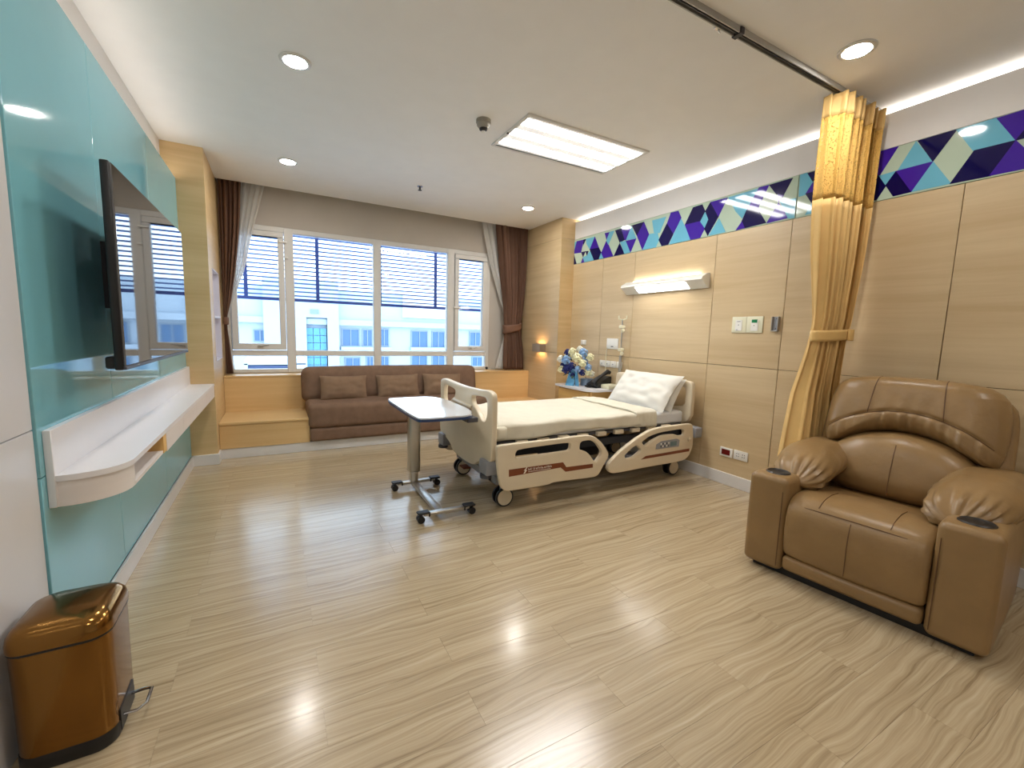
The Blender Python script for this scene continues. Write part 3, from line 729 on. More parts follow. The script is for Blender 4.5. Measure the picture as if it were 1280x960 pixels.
part('cable_box', rbox(-.613, -.578, 2.33, 2.53, 1.16, 1.21, .006, 1), 'tv_body', tv)

# ================================================================== PEDAL BIN
bi = thing('pedal_bin', 'gold steel pedal bin standing by the white wall', 'bin', (-.6, 1.72, 0), local=True)
bx0, bx1, by0, by1, zb = -.135, .125, -.165, .165, .40   # local: front is +x/+y side
def rrect(x0, x1, y0, y1, r, n=5):
    P = []
    for cx, cy, a0 in ((x1 - r, y1 - r, 0), (x0 + r, y1 - r, 90), (x0 + r, y0 + r, 180), (x1 - r, y0 + r, 270)):
        for i in range(n + 1):
            a = math.radians(a0 + 90 * i / n); P.append((cx + r * math.cos(a), cy + r * math.sin(a)))
    return P
def loft(sections):
    V = []; F = []; n = len(sections[0][0])
    for P, z in sections: V += [(p[0], p[1], z) for p in P]
    for k in range(len(sections) - 1):
        for i in range(n): F.append((k * n + i, k * n + (i + 1) % n, (k + 1) * n + (i + 1) % n, (k + 1) * n + i))
    F += [tuple(range(n - 1, -1, -1)), tuple((len(sections) - 1) * n + i for i in range(n))]
    return V, F
RB = .055
BW, BD = .128, .118
def sec(s, z, r=RB, ins=0): return (rrect(-BW * s + ins, BW * s - ins, -BD * s + ins, BD * s - ins, r, 6), z)
part('base_ring', loft([sec(.97, 0), sec(1.0, .012), sec(1.0, .045), sec(.99, .05)]), 'black_plastic', bi)
part('body', loft([sec(.985, .046), sec(.99, .2), sec(1.0, .378)]), 'gold_steel', bi, 50)
part('rim', loft([sec(1.0, .377, RB), sec(1.02, .380), sec(1.02, .386), sec(1.0, .388)]), 'black_plastic', bi)
part('lid', loft([sec(1.03, .387), sec(1.03, .405), sec(1.0, .425), sec(.93, .44), sec(.8, .449, .05), sec(.5, .455, .04), sec(.1, .457, .008)]), 'gold_steel', bi, 60)
part('pedal', tube([(.05, .10, .05), (.055, .155, .052), (.04, .178, .058), (-.03, .178, .058), (-.045, .155, .052), (-.04, .10, .05)], .0055, 8), 'chrome', bi)
part('pedal_recess', box(-.07, .075, .09, .1195, .012, .085), 'black_plastic', bi)
bi.location = (-.603, 1.80, 0); bi.rotation_euler = (0, 0, math.radians(-90))

# ================================================================== SOFA AND CUSHIONS
so = thing('sofa', 'long brown fabric sofa set into the window bench', 'sofa', (1.4, 5.4, .105))
part('seat', mv(cushion(2.24, .66, .265, .05, (0, .012, .012), 14), (1.41, 5.39, .392)), 'sofa_fabric', so)
part('base', mv(cushion(2.22, .62, .145, .03, (0, .01, 0), 14), (1.41, 5.38, .185)), 'sofa_fabric', so)
part('backrest', mv(rot(cushion(2.22, .21, .42, .09, (0, .03, .01), 14), math.radians(-9), 'X'), (1.36, 5.60, .685)), 'sofa_fabric', so)
for xm, lab, tilt in ((.70, 'brown lumbar pillow at the left end of the sofa', .01), (1.345, 'brown lumbar pillow in the middle of the sofa', -.02), (1.93, 'brown lumbar pillow nearest the bed on the sofa', .015)):
    g = rot(pillow_geo(.53, .30, .13, 22, xm * 7), math.radians(-17), 'X'); g = rot(g, tilt, 'Y')
    g = mv(g, (xm, 5.42, .655))
    solo('throw_pillow', g, 'cushion_fabric', lab, 'pillow', 'lumbar pillows on the sofa', 60)

# ================================================================== OVERBED TABLE
ot = thing('overbed_table', 'white rectangular overbed table on wheeled steel stand', 'table', (1.03, 3.2, 0))
tp = chaikin([(.825, 2.84), (.87, 2.795), (1.30, 2.795), (1.30, 3.76), (.87, 3.76), (.825, 3.70)], 2, .2)
part('table_top', prism(tp, 'z', .752, .764), 'table_top', ot)
part('edge_band', prism([(x + (x - 1.06) * .012, y + (y - 3.28) * .006) for x, y in tp], 'z', .735, .753), 'table_edge', ot)
part('mount', join(rbox(.93, 1.10, 3.1, 3.68, .712, .735, .004, 1), rbox(1.20, 1.285, 2.83, 3.1, .70, .735, .004, 1)), 'dark_grey', ot)
part('column', rbox(.965, 1.06, 3.50, 3.60, .15, .715, .02, 3), 'brushed_steel', ot)
part('inner_column', rbox(.98, 1.045, 3.515, 3.585, .05, .16, .012, 2), 'brushed_steel', ot)
part('beam', rbox(.985, 1.045, 2.86, 3.55, .035, .06, .006, 2), 'brushed_steel', ot)
for yy, xa, xb in ((3.555, .87, 1.20), (2.86, .885, 1.235)):
    part('foot_bar', rbox(xa, xb, yy - .022, yy + .022, .045, .068, .005, 1), 'brushed_steel', ot)
    for s, xe in ((-1, xa), (1, xb)):
        ca = part('caster', join(rbox(xe - .045, xe + .045, yy - .03, yy + .03, .062, .078, .006, 1), rbox(xe - .006 - s * .04, xe + .006 - s * .04, yy - .025, yy + .025, .04, .07, .003, 1)), 'black_plastic', ot)
        part('wheel', join(cyl((xe + s * .02, yy - .026, .026), (xe + s * .02, yy - .006, .026), .026, n=20), cyl((xe + s * .02, yy + .006, .026), (xe + s * .02, yy + .026, .026), .026, n=20), cyl((xe + s * .02, yy, .026), (xe + s * .02, yy, .064), .006)), 'black_plastic', ca)

# ================================================================== HOSPITAL BED
bed = thing('hospital_bed', 'cream hospital bed with brown striped side rails and casters', 'bed', (2.45, 3.32, 0))
YN, YF, YC = 2.715, 3.925, 3.32
fr_outer = [(1.378,.528),(1.394,.548),(1.94,.546),(2.053,.552),(2.206,.55),(2.277,.533),(2.357,.475),(2.434,.377),(2.436,.341),(2.384,.271),(2.339,.2),(2.29,.184),(1.958,.198),(1.865,.198),(1.844,.186),(1.504,.188),(1.445,.2),(1.411,.243),(1.385,.399)]
fr_h1 = [(1.532,.47),(1.55,.499),(1.942,.507),(2.039,.503),(2.031,.44),(1.946,.439),(1.554,.434),(1.535,.443)]
fr_h2 = [(2.131,.504),(2.233,.507),(2.296,.476),(2.37,.388),(2.307,.315),(2.281,.324),(2.241,.378),(2.19,.418),(2.124,.435)]
fr_st = [(1.478,.356),(1.965,.354),(1.999,.31),(2.267,.305),(2.269,.272),(1.993,.273),(1.944,.314),(1.48,.302)]
hr_outer = [(3.462,.55),(3.358,.554),(3.048,.55),(2.904,.534),(2.739,.469),(2.559,.373),(2.447,.289),(2.431,.235),(2.467,.199),(2.518,.187),(2.906,.194),(3.365,.195),(3.442,.232),(3.489,.319),(3.485,.45)]
hr_hA = [(2.807,.431),(2.895,.476),(3.039,.502),(3.345,.511),(3.362,.445),(3.29,.446),(3.225,.468),(3.071,.471),(2.97,.442),(2.859,.389)]
hr_hB = [(2.615,.336),(2.744,.417),(2.819,.361),(2.726,.302),(2.63,.302)]
hr_st = [(2.81,.276),(2.867,.302),(3.441,.312),(3.437,.284)]
def csharp(P): return chaikin(P, 2, .18)
for yy, s in ((YN, -1), (YF, 1)):
    fy = yy + s * .021
    r1 = part('side_rail', plate(csharp(fr_outer), [csharp(fr_h1), csharp(fr_h2)], 'y', yy, .04, .009), 'bed_cream', bed, 50)
    part('stripe', prism(fr_st, 'y', fy - s * .004, fy), 'bed_brown', r1)
    r2 = part('side_rail', plate(csharp(hr_outer), [csharp(hr_hA), csharp(hr_hB)], 'y', yy, .04, .009), 'bed_cream', bed, 50)
    part('stripe', prism(hr_st, 'y', fy - s * .004, fy), 'bed_brown', r2)
    if s < 0:
        f2 = fy - .0012
        # printed emblem and two small lines of lettering on the stripe
        part('emblem', join(prism([(1.603,.309),(1.618,.312),(1.634,.334),(1.622,.336)], 'y', f2, fy), prism([(1.606,.332),(1.632,.358),(1.636,.352),(1.618,.332)], 'y', f2, fy)), 'print_white', r1)
        marks = []; x = 1.645; rnd = random.Random(3)
        while x < 1.85:
            w = rnd.uniform(.005, .011); h = rnd.choice((.012, .012, .018))
            marks.append(box(x, x + .0022, f2, fy, .330, .330 + h)); 
            marks.append(box(x, x + w, f2, fy, .330 + rnd.choice((0, .010)), .3325 + .010 * rnd.random()))
            if rnd.random() < .5: marks.append(box(x + w - .002, x + w, f2, fy, .330, .342))
            x += w + .0035 + (.006 if rnd.random() < .12 else 0)
        x = 1.645
        while x < 1.845:
            w = rnd.uniform(.003, .007); marks.append(box(x, x + w, f2, fy, .317, .3215)); x += w + .002
        part('lettering', join(*marks), 'print_white', r1)
        part('control_panel', prism([(2.985,.352),(3.285,.347),(3.29,.41),(3.25,.425),(3.05,.42),(2.99,.395)], 'y', fy - .003, fy + .004), 'grey_plastic', r2)
        part('display', box(3.17, 3.25, fy - .005, fy - .003, .362, .405), 'lcd', r2)
        for i in range(5):
            for j in range(2): part('button', rbox(3.04 + i * .024, 3.056 + i * .024, fy - .006, fy - .002, .364 + j * .024, .378 + j * .024, .001, 1), 'plate_white' if (i + j) % 2 else 'dark_grey', r2)
        part('knob', join(cyl((3.425, fy - .012, .405), (3.425, fy, .405), .024, n=20), rbox(3.405, 3.445, fy - .022, fy - .01, .399, .411, .002, 1)), 'bed_cream', r2)
    part('rail_bracket', join(box(1.75, 1.80, min(yy, yy - s * .10), max(yy, yy - s * .10), .27, .31), box(2.10, 2.15, min(yy, yy - s * .10), max(yy, yy - s * .10), .27, .31), box(2.75, 2.8, min(yy, yy - s * .10), max(yy, yy - s * .10), .25, .29), box(3.2, 3.25, min(yy, yy - s * .10), max(yy, yy - s * .10), .25, .29)), 'grey_plastic', bed)
# footboard
fb = [(3.895,.90),(3.80,.925),(3.55,.91),(3.30,.905),(3.0,.915),(2.86,.93),(2.785,.915),(2.765,.86),(2.768,.42),(2.80,.395),(3.0,.35),(3.10,.285),(3.32,.275),(3.54,.285),(3.64,.35),(3.84,.395),(3.872,.42),(3.90,.85)]
hn = [(3.165,.852),(2.895,.872),(2.862,.84),(2.857,.74),(2.895,.686),(2.955,.682),(3.015,.72),(3.06,.752),(3.145,.79)]
hf = [(2 * 3.335 - a, b_) for a, b_ in hn]
fbd = part('footboard', plate(chaikin(fb, 2, .2), [csharp(hn), csharp(hf)], 'x', 1.39, .045, .01), 'bed_cream', bed, 50)
part('ridge', tube([(1.372, 3.53, .765), (1.36, 3.48, .762), (1.358, 3.335, .76), (1.36, 3.19, .757), (1.372, 3.14, .755)], .018, 10), 'bed_cream', fbd)
part('groove_line', box(1.362, 1.368, 3.16, 3.51, .725, .735), 'bed_brown', fbd)
part('bumper', rbox(1.34, 1.44, 2.79, 2.93, .29, .40, .015, 2), 'grey_plastic', fbd); part('bumper', rbox(1.34, 1.44, 3.74, 3.88, .29, .40, .015, 2), 'grey_plastic', fbd)
part('bumper_roller', cyl((1.37, 2.86, .262), (1.37, 2.86, .292), .045, n=20), 'dark_grey', fbd); part('bumper_roller', cyl((1.37, 3.81, .262), (1.37, 3.81, .292), .045, n=20), 'dark_grey', fbd)
# headboard
hb = [(2.78,.48),(2.78,.92),(2.83,.945),(3.81,.945),(3.86,.92),(3.86,.48)]
hh = [(2.86,.66),(2.86,.86),(2.89,.885),(3.75,.885),(3.78,.86),(3.78,.66)]
hbd = part('headboard', plate(csharp(hb), [csharp(hh)], 'x', 3.55, .05, .012), 'bed_cream', bed, 50)
part('bumper', rbox(3.52, 3.62, 2.70, 2.82, .40, .50, .015, 2), 'grey_plastic', hbd); part('bumper', rbox(3.52, 3.62, 3.82, 3.94, .40, .50, .015, 2), 'grey_plastic', hbd)
# deck and base
part('deck', join(rbox(1.43, 2.05, 2.86, 3.78, .50, .525, .004, 1), rbox(2.07, 2.45, 2.86, 3.78, .50, .525, .004, 1), rbox(2.47, 3.50, 2.86, 3.78, .50, .525, .004, 1)), 'dark_grey', bed)
for i in range(9): part('deck_slat', rbox(1.62 + i * .2, 1.72 + i * .2, 2.83, 2.87, .49, .527, .004, 1), 'bed_cream', bed)
part('deck_frame', join(box(1.41, 3.53, 2.86, 2.90, .40, .46), box(1.41, 3.53, 3.74, 3.78, .40, .46), box(1.41, 1.46, 2.86, 3.78, .40, .46), box(3.48, 3.53, 2.86, 3.78, .38, .46)), 'dark_metal', bed)
part('base_frame', join(box(1.48, 3.48, 2.98, 3.04, .17, .23), box(1.48, 3.48, 3.60, 3.66, .17, .23), box(1.48, 1.55, 2.90, 3.74, .17, .23), box(3.42, 3.49, 2.90, 3.74, .17, .23)), 'grey_plastic', bed)
part('lift_arm', join(tube([(1.75, 3.32, .2), (2.05, 3.32, .42)], .035, 10), tube([(2.85, 3.32, .2), (3.15, 3.32, .42)], .035, 10), box(2.2, 2.75, 3.2, 3.44, .2, .3)), 'dark_metal', bed)
part('brake_pedal', rbox(1.42, 1.5, 3.42, 3.52, .15, .165, .004, 1), 'bed_brown', bed)
for x, y in ((1.54, 2.90), (1.54, 3.74), (3.44, 2.90), (3.44, 3.74)):
    ca = part('caster', join(rbox(x - .02, x + .05, y - .028, y + .028, .09, .20, .012, 2), cyl((x + .02, y, .15), (x + .02, y, .24), .02)), 'grey_plastic', bed)
    part('tyre', join(cyl((x, y - .04, .075), (x, y - .022, .075), .075, n=28), cyl((x, y + .022, .075), (x, y + .04, .075), .075, n=28)), 'black_plastic', ca)
    part('wheel_disc', cyl((x, y - .044, .075), (x, y - .038, .075), .062, n=28), 'bed_cream', ca); part('wheel_disc', cyl((x, y + .038, .075), (x, y + .044, .075), .062, n=28), 'bed_cream', ca)
# mattress, bedding
solo('mattress', mv(cushion(2.09, .92, .115, .025, (0, 0, .004), 10), (2.475, 3.32, .585)), 'mattress_white', 'white mattress on the hospital bed', 'mattress')
def bedcover(xa, xb, top, drop_n, drop_f, lift=0, seed=0, tuck=0):
    ya, yb_ = 2.845 - lift, 3.795 + lift
    def f(u, v):
        x = xa + (xb - xa) * u
        dn = drop_n(u); total = dn + (yb_ - ya) + drop_f; s = v * total; nz = mnoise.noise(Vector((x * 3.1 + seed, v * 5, 1.7)))
        r = .03
        if s < dn:
            z = top - dn + s; y = ya - .012 - .012 * math.sin(x * 17 + seed + 1.5 * math.sin(x * 5)) * (1 - s / dn) + .008 * nz + .005 * mnoise.noise(Vector((x * 25, s * 30, 2)))
            if s > dn - r: t = (s - dn + r) / r; y += .012 * t * t; z -= .008 * t * t
            return (x, y, z)
        if s < dn + (yb_ - ya):
            y = ya + (s - dn); e = min(y - ya, yb_ - y); z = top - .012 * math.exp(-e / .02)
            ft = max(0, 1 - (x - xa) / .05) if tuck else 0
            return (x - 0 * ft, y, z + .010 * nz + .008 * mnoise.noise(Vector((x * 8, y * 5, seed))) + .004 * mnoise.noise(Vector((x * 22 + y * 9, y * 13, seed))) - tuck * ft * ft)
        t = s - dn - (yb_ - ya); return (x, yb_ + .008, top - t)
    return sheet(f, 70, 60)
bl = thing('blanket', 'cream blanket spread over the bed with a turned down top', 'blanket', (2.3, 3.32, .53))
o = cloth('cover', bedcover(1.425, 3.0, .668, lambda u: .125 + .012 * math.sin(u * 9) - .02 * u, .12, 0, 2.0, .05), 'blanket_cream', bl, .012)
o = cloth('fold', bedcover(2.86, 3.11, .684, lambda u: .15, .12, .006, 5.0), 'blanket_cream', bl, .016)
part('tucked_corner', mv(cushion(.09, .05, .10, .02, (.01, .01, 0), 5), (1.475, 2.835, .60)), 'blanket_cream', bl)
def lean_pillow(x, z, ang, w, h, t, seed, yc):
    g = pillow_geo(w, h, t, 30, seed, .03); g = rot(g, math.radians(-90), 'Z')       # thickness now along x
    g = rot(g, math.radians(ang), 'Y'); return mv(g, (x, yc, z))
solo('bed_pillow', lean_pillow(3.345, .815, 38, .80, .44, .17, 1.0, 3.245), 'linen_white', 'front white pillow leaning at the head of the bed', 'pillow', 'white bed pillows', 70)
solo('bed_pillow', lean_pillow(3.425, .79, 30, .72, .38, .13, 6.0, 3.21), 'linen_white', 'back white pillow behind the front one against the headboard', 'pillow', 'white bed pillows', 70)
# drip stand on the head of the bed
iv = thing('drip_stand', 'slim drip pole with hooks standing at the head of the bed', 'drip stand', (3.62, 3.90, .45))
part('outer_pole', cyl((3.62, 3.90, .45), (3.62, 3.90, 1.13), .017), 'rail_grey', iv)
part('inner_pole', cyl((3.62, 3.90, 1.1), (3.62, 3.90, 1.56), .008), 'brushed_steel', iv)
for z in (1.16, 1.43): part('clamp', join(rbox(3.59, 3.65, 3.87, 3.93, z + .02, z + .06, .012, 2), cyl((3.60, 3.87, z), (3.60, 3.85, z), .018), rbox(3.595, 3.62, 3.86, 3.885, z - .03, z + .005, .006, 1)), 'plate_cream', iv)
part('hook', join(tube([(3.62, 3.83, 1.60), (3.62, 3.835, 1.565), (3.62, 3.9, 1.55), (3.62, 3.965, 1.565), (3.62, 3.97, 1.60)], .006, 8), tube([(3.56, 3.90, 1.60), (3.565, 3.9, 1.565), (3.62, 3.90, 1.55), (3.66, 3.90, 1.565)], .006, 8)), 'plate_cream', iv)

# ================================================================== BEDSIDE CABINET AND WHAT STANDS ON IT
cb = thing('bedside_cabinet', 'wooden bedside cabinet with white curved top in the corner', 'cabinet', (3.45, 4.3, 0))
part('body', box(3.25, 3.665, 3.95, 4.62, .06, .692), 'cabinet_wood', cb); part('plinth', box(3.28, 3.66, 3.97, 4.6, 0, .06), 'dark_grey', cb)
ctop = [(3.665, 3.91), (3.34, 3.91)] + [(3.34 - .14 * math.sin(a), 4.05 - .14 * math.cos(a)) for a in [math.pi / 2 * i / 8 for i in range(1, 9)]] + [(3.19, 4.3), (3.215, 4.66), (3.665, 4.66)]
part('top', prism(ctop, 'z', .695, .722), 'shelf_white', cb)
part('upstand', rbox(3.47, 3.66, 3.91, 4.06, .722, .775, .015, 2), 'plate_cream', cb)
d = part('door', rbox(3.232, 3.25, 3.99, 4.6, .08, .50, .003, 1), 'cabinet_wood', cb)
d2 = part('drawer', rbox(3.232, 3.25, 3.99, 4.6, .51, .68, .003, 1), 'cabinet_wood', cb)
part('handle', tube([(3.232, 4.06, .61), (3.205, 4.06, .61), (3.205, 4.14, .61), (3.232, 4.14, .61)], .006, 8), 'black_plastic', d2)
vx, vy, vz = 3.335, 4.42, .722
va = thing('flower_vase', 'glass vase of cream and blue flowers with a blue ribbon', 'vase', (vx, vy, vz))
part('vase_body', lathe([(.05, 0), (.055, .02), (.045, .1), (.055, .2), (.062, .205)], (vx, vy, vz)), 'vase_glass', va)
fl = random.Random(11)
def bloom(cx, cy, cz, r, petals=14):
    gs = [lathe([(.001, -r * .5), (r * .55, -r * .3), (r * .62, 0), (r * .4, r * .38), (.001, r * .5)], (cx, cy, cz), 10)]
    for k in range(petals):
        a = 2 * math.pi * k * .382; e = math.pi * (.5 - (k + .5) / petals * .85)
        d_ = Vector((math.cos(a) * math.cos(e), math.sin(a) * math.cos(e), math.sin(e))); u, w = frame_of(d_); c0 = Vector((cx, cy, cz)) + d_ * r * .72
        P = [c0 + u * r * .42, c0 + w * r * .40, c0 - u * r * .42, c0 - w * r * .40, c0 + d_ * r * .3]
        V = [tuple(p) for p in P]; gs.append((V, [(0, 1, 4), (1, 2, 4), (2, 3, 4), (3, 0, 4), (3, 2, 1, 0)]))
    return join(*gs)
# (sideways along the picture, up, towards the viewer) in metres from the bouquet's heart, kind
bc = Vector((vx, vy, vz + .265)); sx = Vector((.66, -.75, 0)); tw = Vector((-.62, -.78, .05))
spots = [(-.17, .06, .02, 'white', .055), (-.155, -.075, .06, 'cream', .052), (-.09, .15, .03, 'navy', .05), (-.10, .05, .13, 'blue', .066), (-.03, .16, .08, 'cream', .056), (.03, .085, .16, 'cream', .066), (.10, .15, .07, 'blue', .066), (.055, .2, .0, 'white', .045), (.185, .10, .05, 'cream', .055),
         (.10, .02, .16, 'cream', .054), (.17, -.03, .10, 'blue', .048), (.17, -.09, .08, 'cream', .056), (.21, -.11, .03, 'white', .045), (.04, -.06, .15, 'blue', .048), (-.03, -.03, .13, 'navy', .062), (-.09, -.07, .11, 'navy', .066), (-.02, -.12, .10, 'navy', .05), (.10, -.10, .12, 'navy', .045), (-.13, -.01, -.08, 'navy', .06), (.0, .1, -.12, 'white', .06), (.12, .04, -.1, 'blue', .06), (-.08, .12, -.08, 'cream', .06)]
for a, b_, c_, k, r in spots:
    p = bc + sx * a * 1.05 + Vector((0, 0, b_ * .98)) + tw * c_
    part('flower', bloom(p.x, p.y, p.z, r), 'flower_' + k, va, 30)
for k in range(26):
    a = fl.uniform(0, 6.28); rr_ = fl.uniform(.08, .19); q = bc + Vector((math.cos(a) * rr_, math.sin(a) * rr_, fl.uniform(-.17, .1)))
    d_ = (q - bc + Vector((0, 0, .04))).normalized(); u, w = frame_of(d_); L = fl.uniform(.06, .09)
    V = [q - d_ * L * .5, q + u * L * .28 + w * .004, q + d_ * L * .6, q - u * L * .28 + w * .004, q + w * .012]
    part('leaf', ([tuple(v) for v in V], [(0, 1, 4), (1, 2, 4), (2, 3, 4), (3, 0, 4), (3, 2, 1, 0)]), 'leaf_green', va, 20)
for k in range(8):
    a = k * .785; part('stem', tube([(vx + .02 * math.cos(a), vy + .02 * math.sin(a), vz + .01), (vx + .03 * math.cos(a + .6), vy + .03 * math.sin(a + .6), vz + .16), (vx + .08 * math.cos(a), vy + .08 * math.sin(a), vz + .26)], .004, 6), 'leaf_green', va)
for off, w0, w1, zend in ((-.015, .06, .12, -.02), (.03, .03, .05, .0)):
    def rib(u, v):
        z = vz + .22 - (.22 - zend) * v; w = w0 + (w1 - w0) * v
        p = bc + sx * (off * (1 + v * 1.2) - .02 * v + (u - .5) * w) + tw * (.10 + .03 * math.sin(v * 5 + u * 2))
        return (p.x, p.y, z)
    cloth('ribbon', sheet(rib, 8, 14), 'ribbon_blue', va, .002)
ph = thing('telephone', 'black desk telephone on the bedside cabinet', 'telephone', (3.50, 4.12, .722))
part('base', join(prism([(3.40, .723), (3.63, .723), (3.63, .86), (3.60, .865), (3.40, .76)], 'y', 4.05, 4.24)), 'black_plastic', ph)
part('handset', tube([(3.385, 4.085, .76), (3.39, 4.085, .785), (3.43, 4.085, .825), (3.52, 4.085, .88), (3.60, 4.085, .92), (3.63, 4.085, .905)], [.024, .030, .022, .020, .030, .024], 12), 'black_plastic', ph)
part('keypad', prism([(3.44, .782), (3.56, .846), (3.558, .852), (3.438, .788)], 'y', 4.14, 4.22), 'dark_grey', ph)
tn = thing('round_tin', 'round blue grey tin beside the telephone', 'tin', (3.47, 4.33, .722))
part('body', lathe([(.075, 0), (.08, .005), (.08, .07), (.076, .072)], (3.47, 4.33, .722), 28), 'tin_blue', tn); part('lid', lathe([(.083, .068), (.084, .088), (.08, .092), (.001, .094)], (3.47, 4.33, .722), 28), 'tin_blue', tn)
solo('small_dish', lathe([(.03, 0), (.05, .008), (.056, .022), (.052, .022), (.03, .012), (.001, .01)], (3.38, 4.17, .722), 24), 'black_plastic', 'small dark dish in front of the telephone', 'dish')

# ================================================================== WALL FITTINGS ON THE RIGHT
hl = thing('head_lamp', 'long white wall lamp glowing above the bed', 'wall lamp', (3.62, 3.35, 1.85))
ly0, ly1 = 2.80, 3.90
prof = [(3.679, 1.845), (3.655, 1.845), (3.56, 1.92), (3.57, 1.945), (3.645, 1.985), (3.679, 1.985)]
part('housing', prism(prof, 'y', ly0, ly1), 'lamp_white', hl)
dx, dz = (3.56 - 3.655), (1.92 - 1.845); L = math.hypot(dx, dz); nx, nz = -dz / L, dx / L
q = [(3.645 + nx * .0008, 1.853 + nz * .0008), (3.572 + nx * .0008, 1.9105 + nz * .0008), (3.572 + nx * .004, 1.9105 + nz * .004), (3.645 + nx * .004, 1.853 + nz * .004)]
part('diffuser', prism(q, 'y', 3.0, 3.68), 'glow_head', hl)
part('uplight_slot', prism([(3.655, 1.9855), (3.672, 1.9855), (3.672, 1.989), (3.655, 1.989)], 'y', 2.9, 3.8), 'glow_head_up', hl)
sc_ = thing('wall_sconce', 'small metal box sconce glowing up and down on the column', 'wall lamp', (3.41, 5.39, 1.1))
part('body', join(box(3.353, 3.457, 5.29, 5.298, 1.10, 1.215), box(3.353, 3.457, 5.492, 5.50, 1.10, 1.215), box(3.353, 3.361, 5.298, 5.492, 1.10, 1.215), box(3.449, 3.457, 5.298, 5.492, 1.10, 1.215)), 'sconce_metal', sc_)
part('bulb', rbox(3.385, 3.425, 5.35, 5.44, 1.135, 1.18, .008, 2), 'glow_sconce', sc_)
def wallplate(name, label, cat, y0, y1, z0, z1, mat='plate_white', t=.012, group=None):
    o = thing(name, label, cat, (XR, (y0 + y1) / 2, z0), group)
    part('plate', rbox(XR - t, XR - .0005, y0, y1, z0, z1, .004, 2), mat, o); return o
def blk(o, name, y0, y1, z0, z1, mat, t0=.012, t1=.016, r=.001): return part(name, rbox(XR - t1, XR - t0 + .002, y0, y1, z0, z1, r, 1), mat, o)
o = wallplate('key_switch', 'square cream wall switch left of the green marked switch', 'switch', 2.387, 2.524, 1.42, 1.562, 'plate_cream')
s1 = blk(o, 'insert', 2.425, 2.488, 1.437, 1.532, 'plate_white'); blk(o, 'slot', 2.44, 2.472, 1.517, 1.522, 'dark_grey', .015, .0175); blk(o, 'slot', 2.452, 2.46, 1.485, 1.492, 'dark_grey', .015, .0175); blk(o, 'slot', 2.462, 2.478, 1.443, 1.449, 'grey_plastic', .015, .0175)
o = wallplate('marked_switch', 'square cream wall switch with a green mark', 'switch', 2.238, 2.384, 1.42, 1.562, 'plate_cream')
blk(o, 'insert', 2.277, 2.342, 1.437, 1.532, 'plate_white'); blk(o, 'green_mark', 2.285, 2.335, 1.507, 1.535, 'plate_green', .014, .018); blk(o, 'slot', 2.308, 2.315, 1.48, 1.487, 'dark_grey', .015, .0175)
o = wallplate('remote_holder', 'small grey remote holder on the wood wall beside the switches', 'holder', 2.10, 2.158, 1.433, 1.556, 'grey_plastic', .01)
part('side', join(rbox(XR - .03, XR - .008, 2.15, 2.158, 1.433, 1.556, .002, 1), rbox(XR - .03, XR - .008, 2.10, 2.106, 1.433, 1.556, .002, 1), rbox(XR - .03, XR - .008, 2.10, 2.158, 1.433, 1.442, .002, 1)), 'rail_grey', o)
blk(o, 'screw', 2.122, 2.130, 1.535, 1.543, 'dark_grey', .009, .012); blk(o, 'screw', 2.122, 2.130, 1.452, 1.46, 'dark_grey', .009, .012)
o = wallplate('red_socket', 'white wall socket with a dark red outlet low on the wall', 'socket', 2.408, 2.536, .265, .35)
blk(o, 'outlet', 2.432, 2.515, .284, .335, 'socket_red')
o = wallplate('power_socket', 'white double power socket low on the wall beside the armchair', 'socket', 2.262, 2.396, .268, .353)
for yy in (2.30, 2.355):
    for dz_ in (.296, .318): blk(o, 'slot', yy - .012, yy - .006, dz_, dz_ + .010, 'dark_grey', .011, .0128, .0005); blk(o, 'slot', yy + .006, yy + .012, dz_, dz_ + .010, 'dark_grey', .011, .0128, .0005)
o = wallplate('nurse_call', 'white nurse call plate with hanging cord above the bedside cabinet', 'call button', 4.01, 4.215, 1.20, 1.33)
blk(o, 'button', 4.09, 4.13, 1.225, 1.235, 'dark_grey'); part('cord', tube([(XR - .014, 4.20, 1.22), (XR - .02, 4.205, 1.1), (XR - .03, 4.19, .95), (XR - .06, 4.15, .86)], .004, 6), 'plate_cream', o)
o = wallplate('light_switch', 'small white double light switch above the flowers', 'switch', 4.635, 4.745, 1.232, 1.297)
blk(o, 'rocker', 4.645, 4.687, 1.243, 1.286, 'plate_white'); blk(o, 'rocker', 4.692, 4.735, 1.243, 1.286, 'plate_white')
for i, (ya, lab) in enumerate(((4.235, 'white wall socket furthest left in the row over the telephone'), (4.135, 'white wall socket second in the row, behind the hanging cord'), (4.03, 'white wall socket third in the row over the telephone'), (3.922, 'white wall socket nearest the drip pole in the row'))):
    o = wallplate('wall_socket', lab, 'socket', ya, ya + .092, .97, 1.05, 'plate_white', .014, 'sockets in a row over the bedside cabinet')
    blk(o, 'insert', ya + .02, ya + .072, .985, 1.035, 'plate_white', .013, .018)
    if i < 3: blk(o, 'slot', ya + .036, ya + .056, 1.004, 1.016, 'grey_plastic', .0165, .019)

# ================================================================== RECLINER
rc_ = thing('recliner', 'brown leather recliner armchair with padded arms and cup holders', 'armchair', (2.545, .996, 0), None, math.radians(6.8), True)
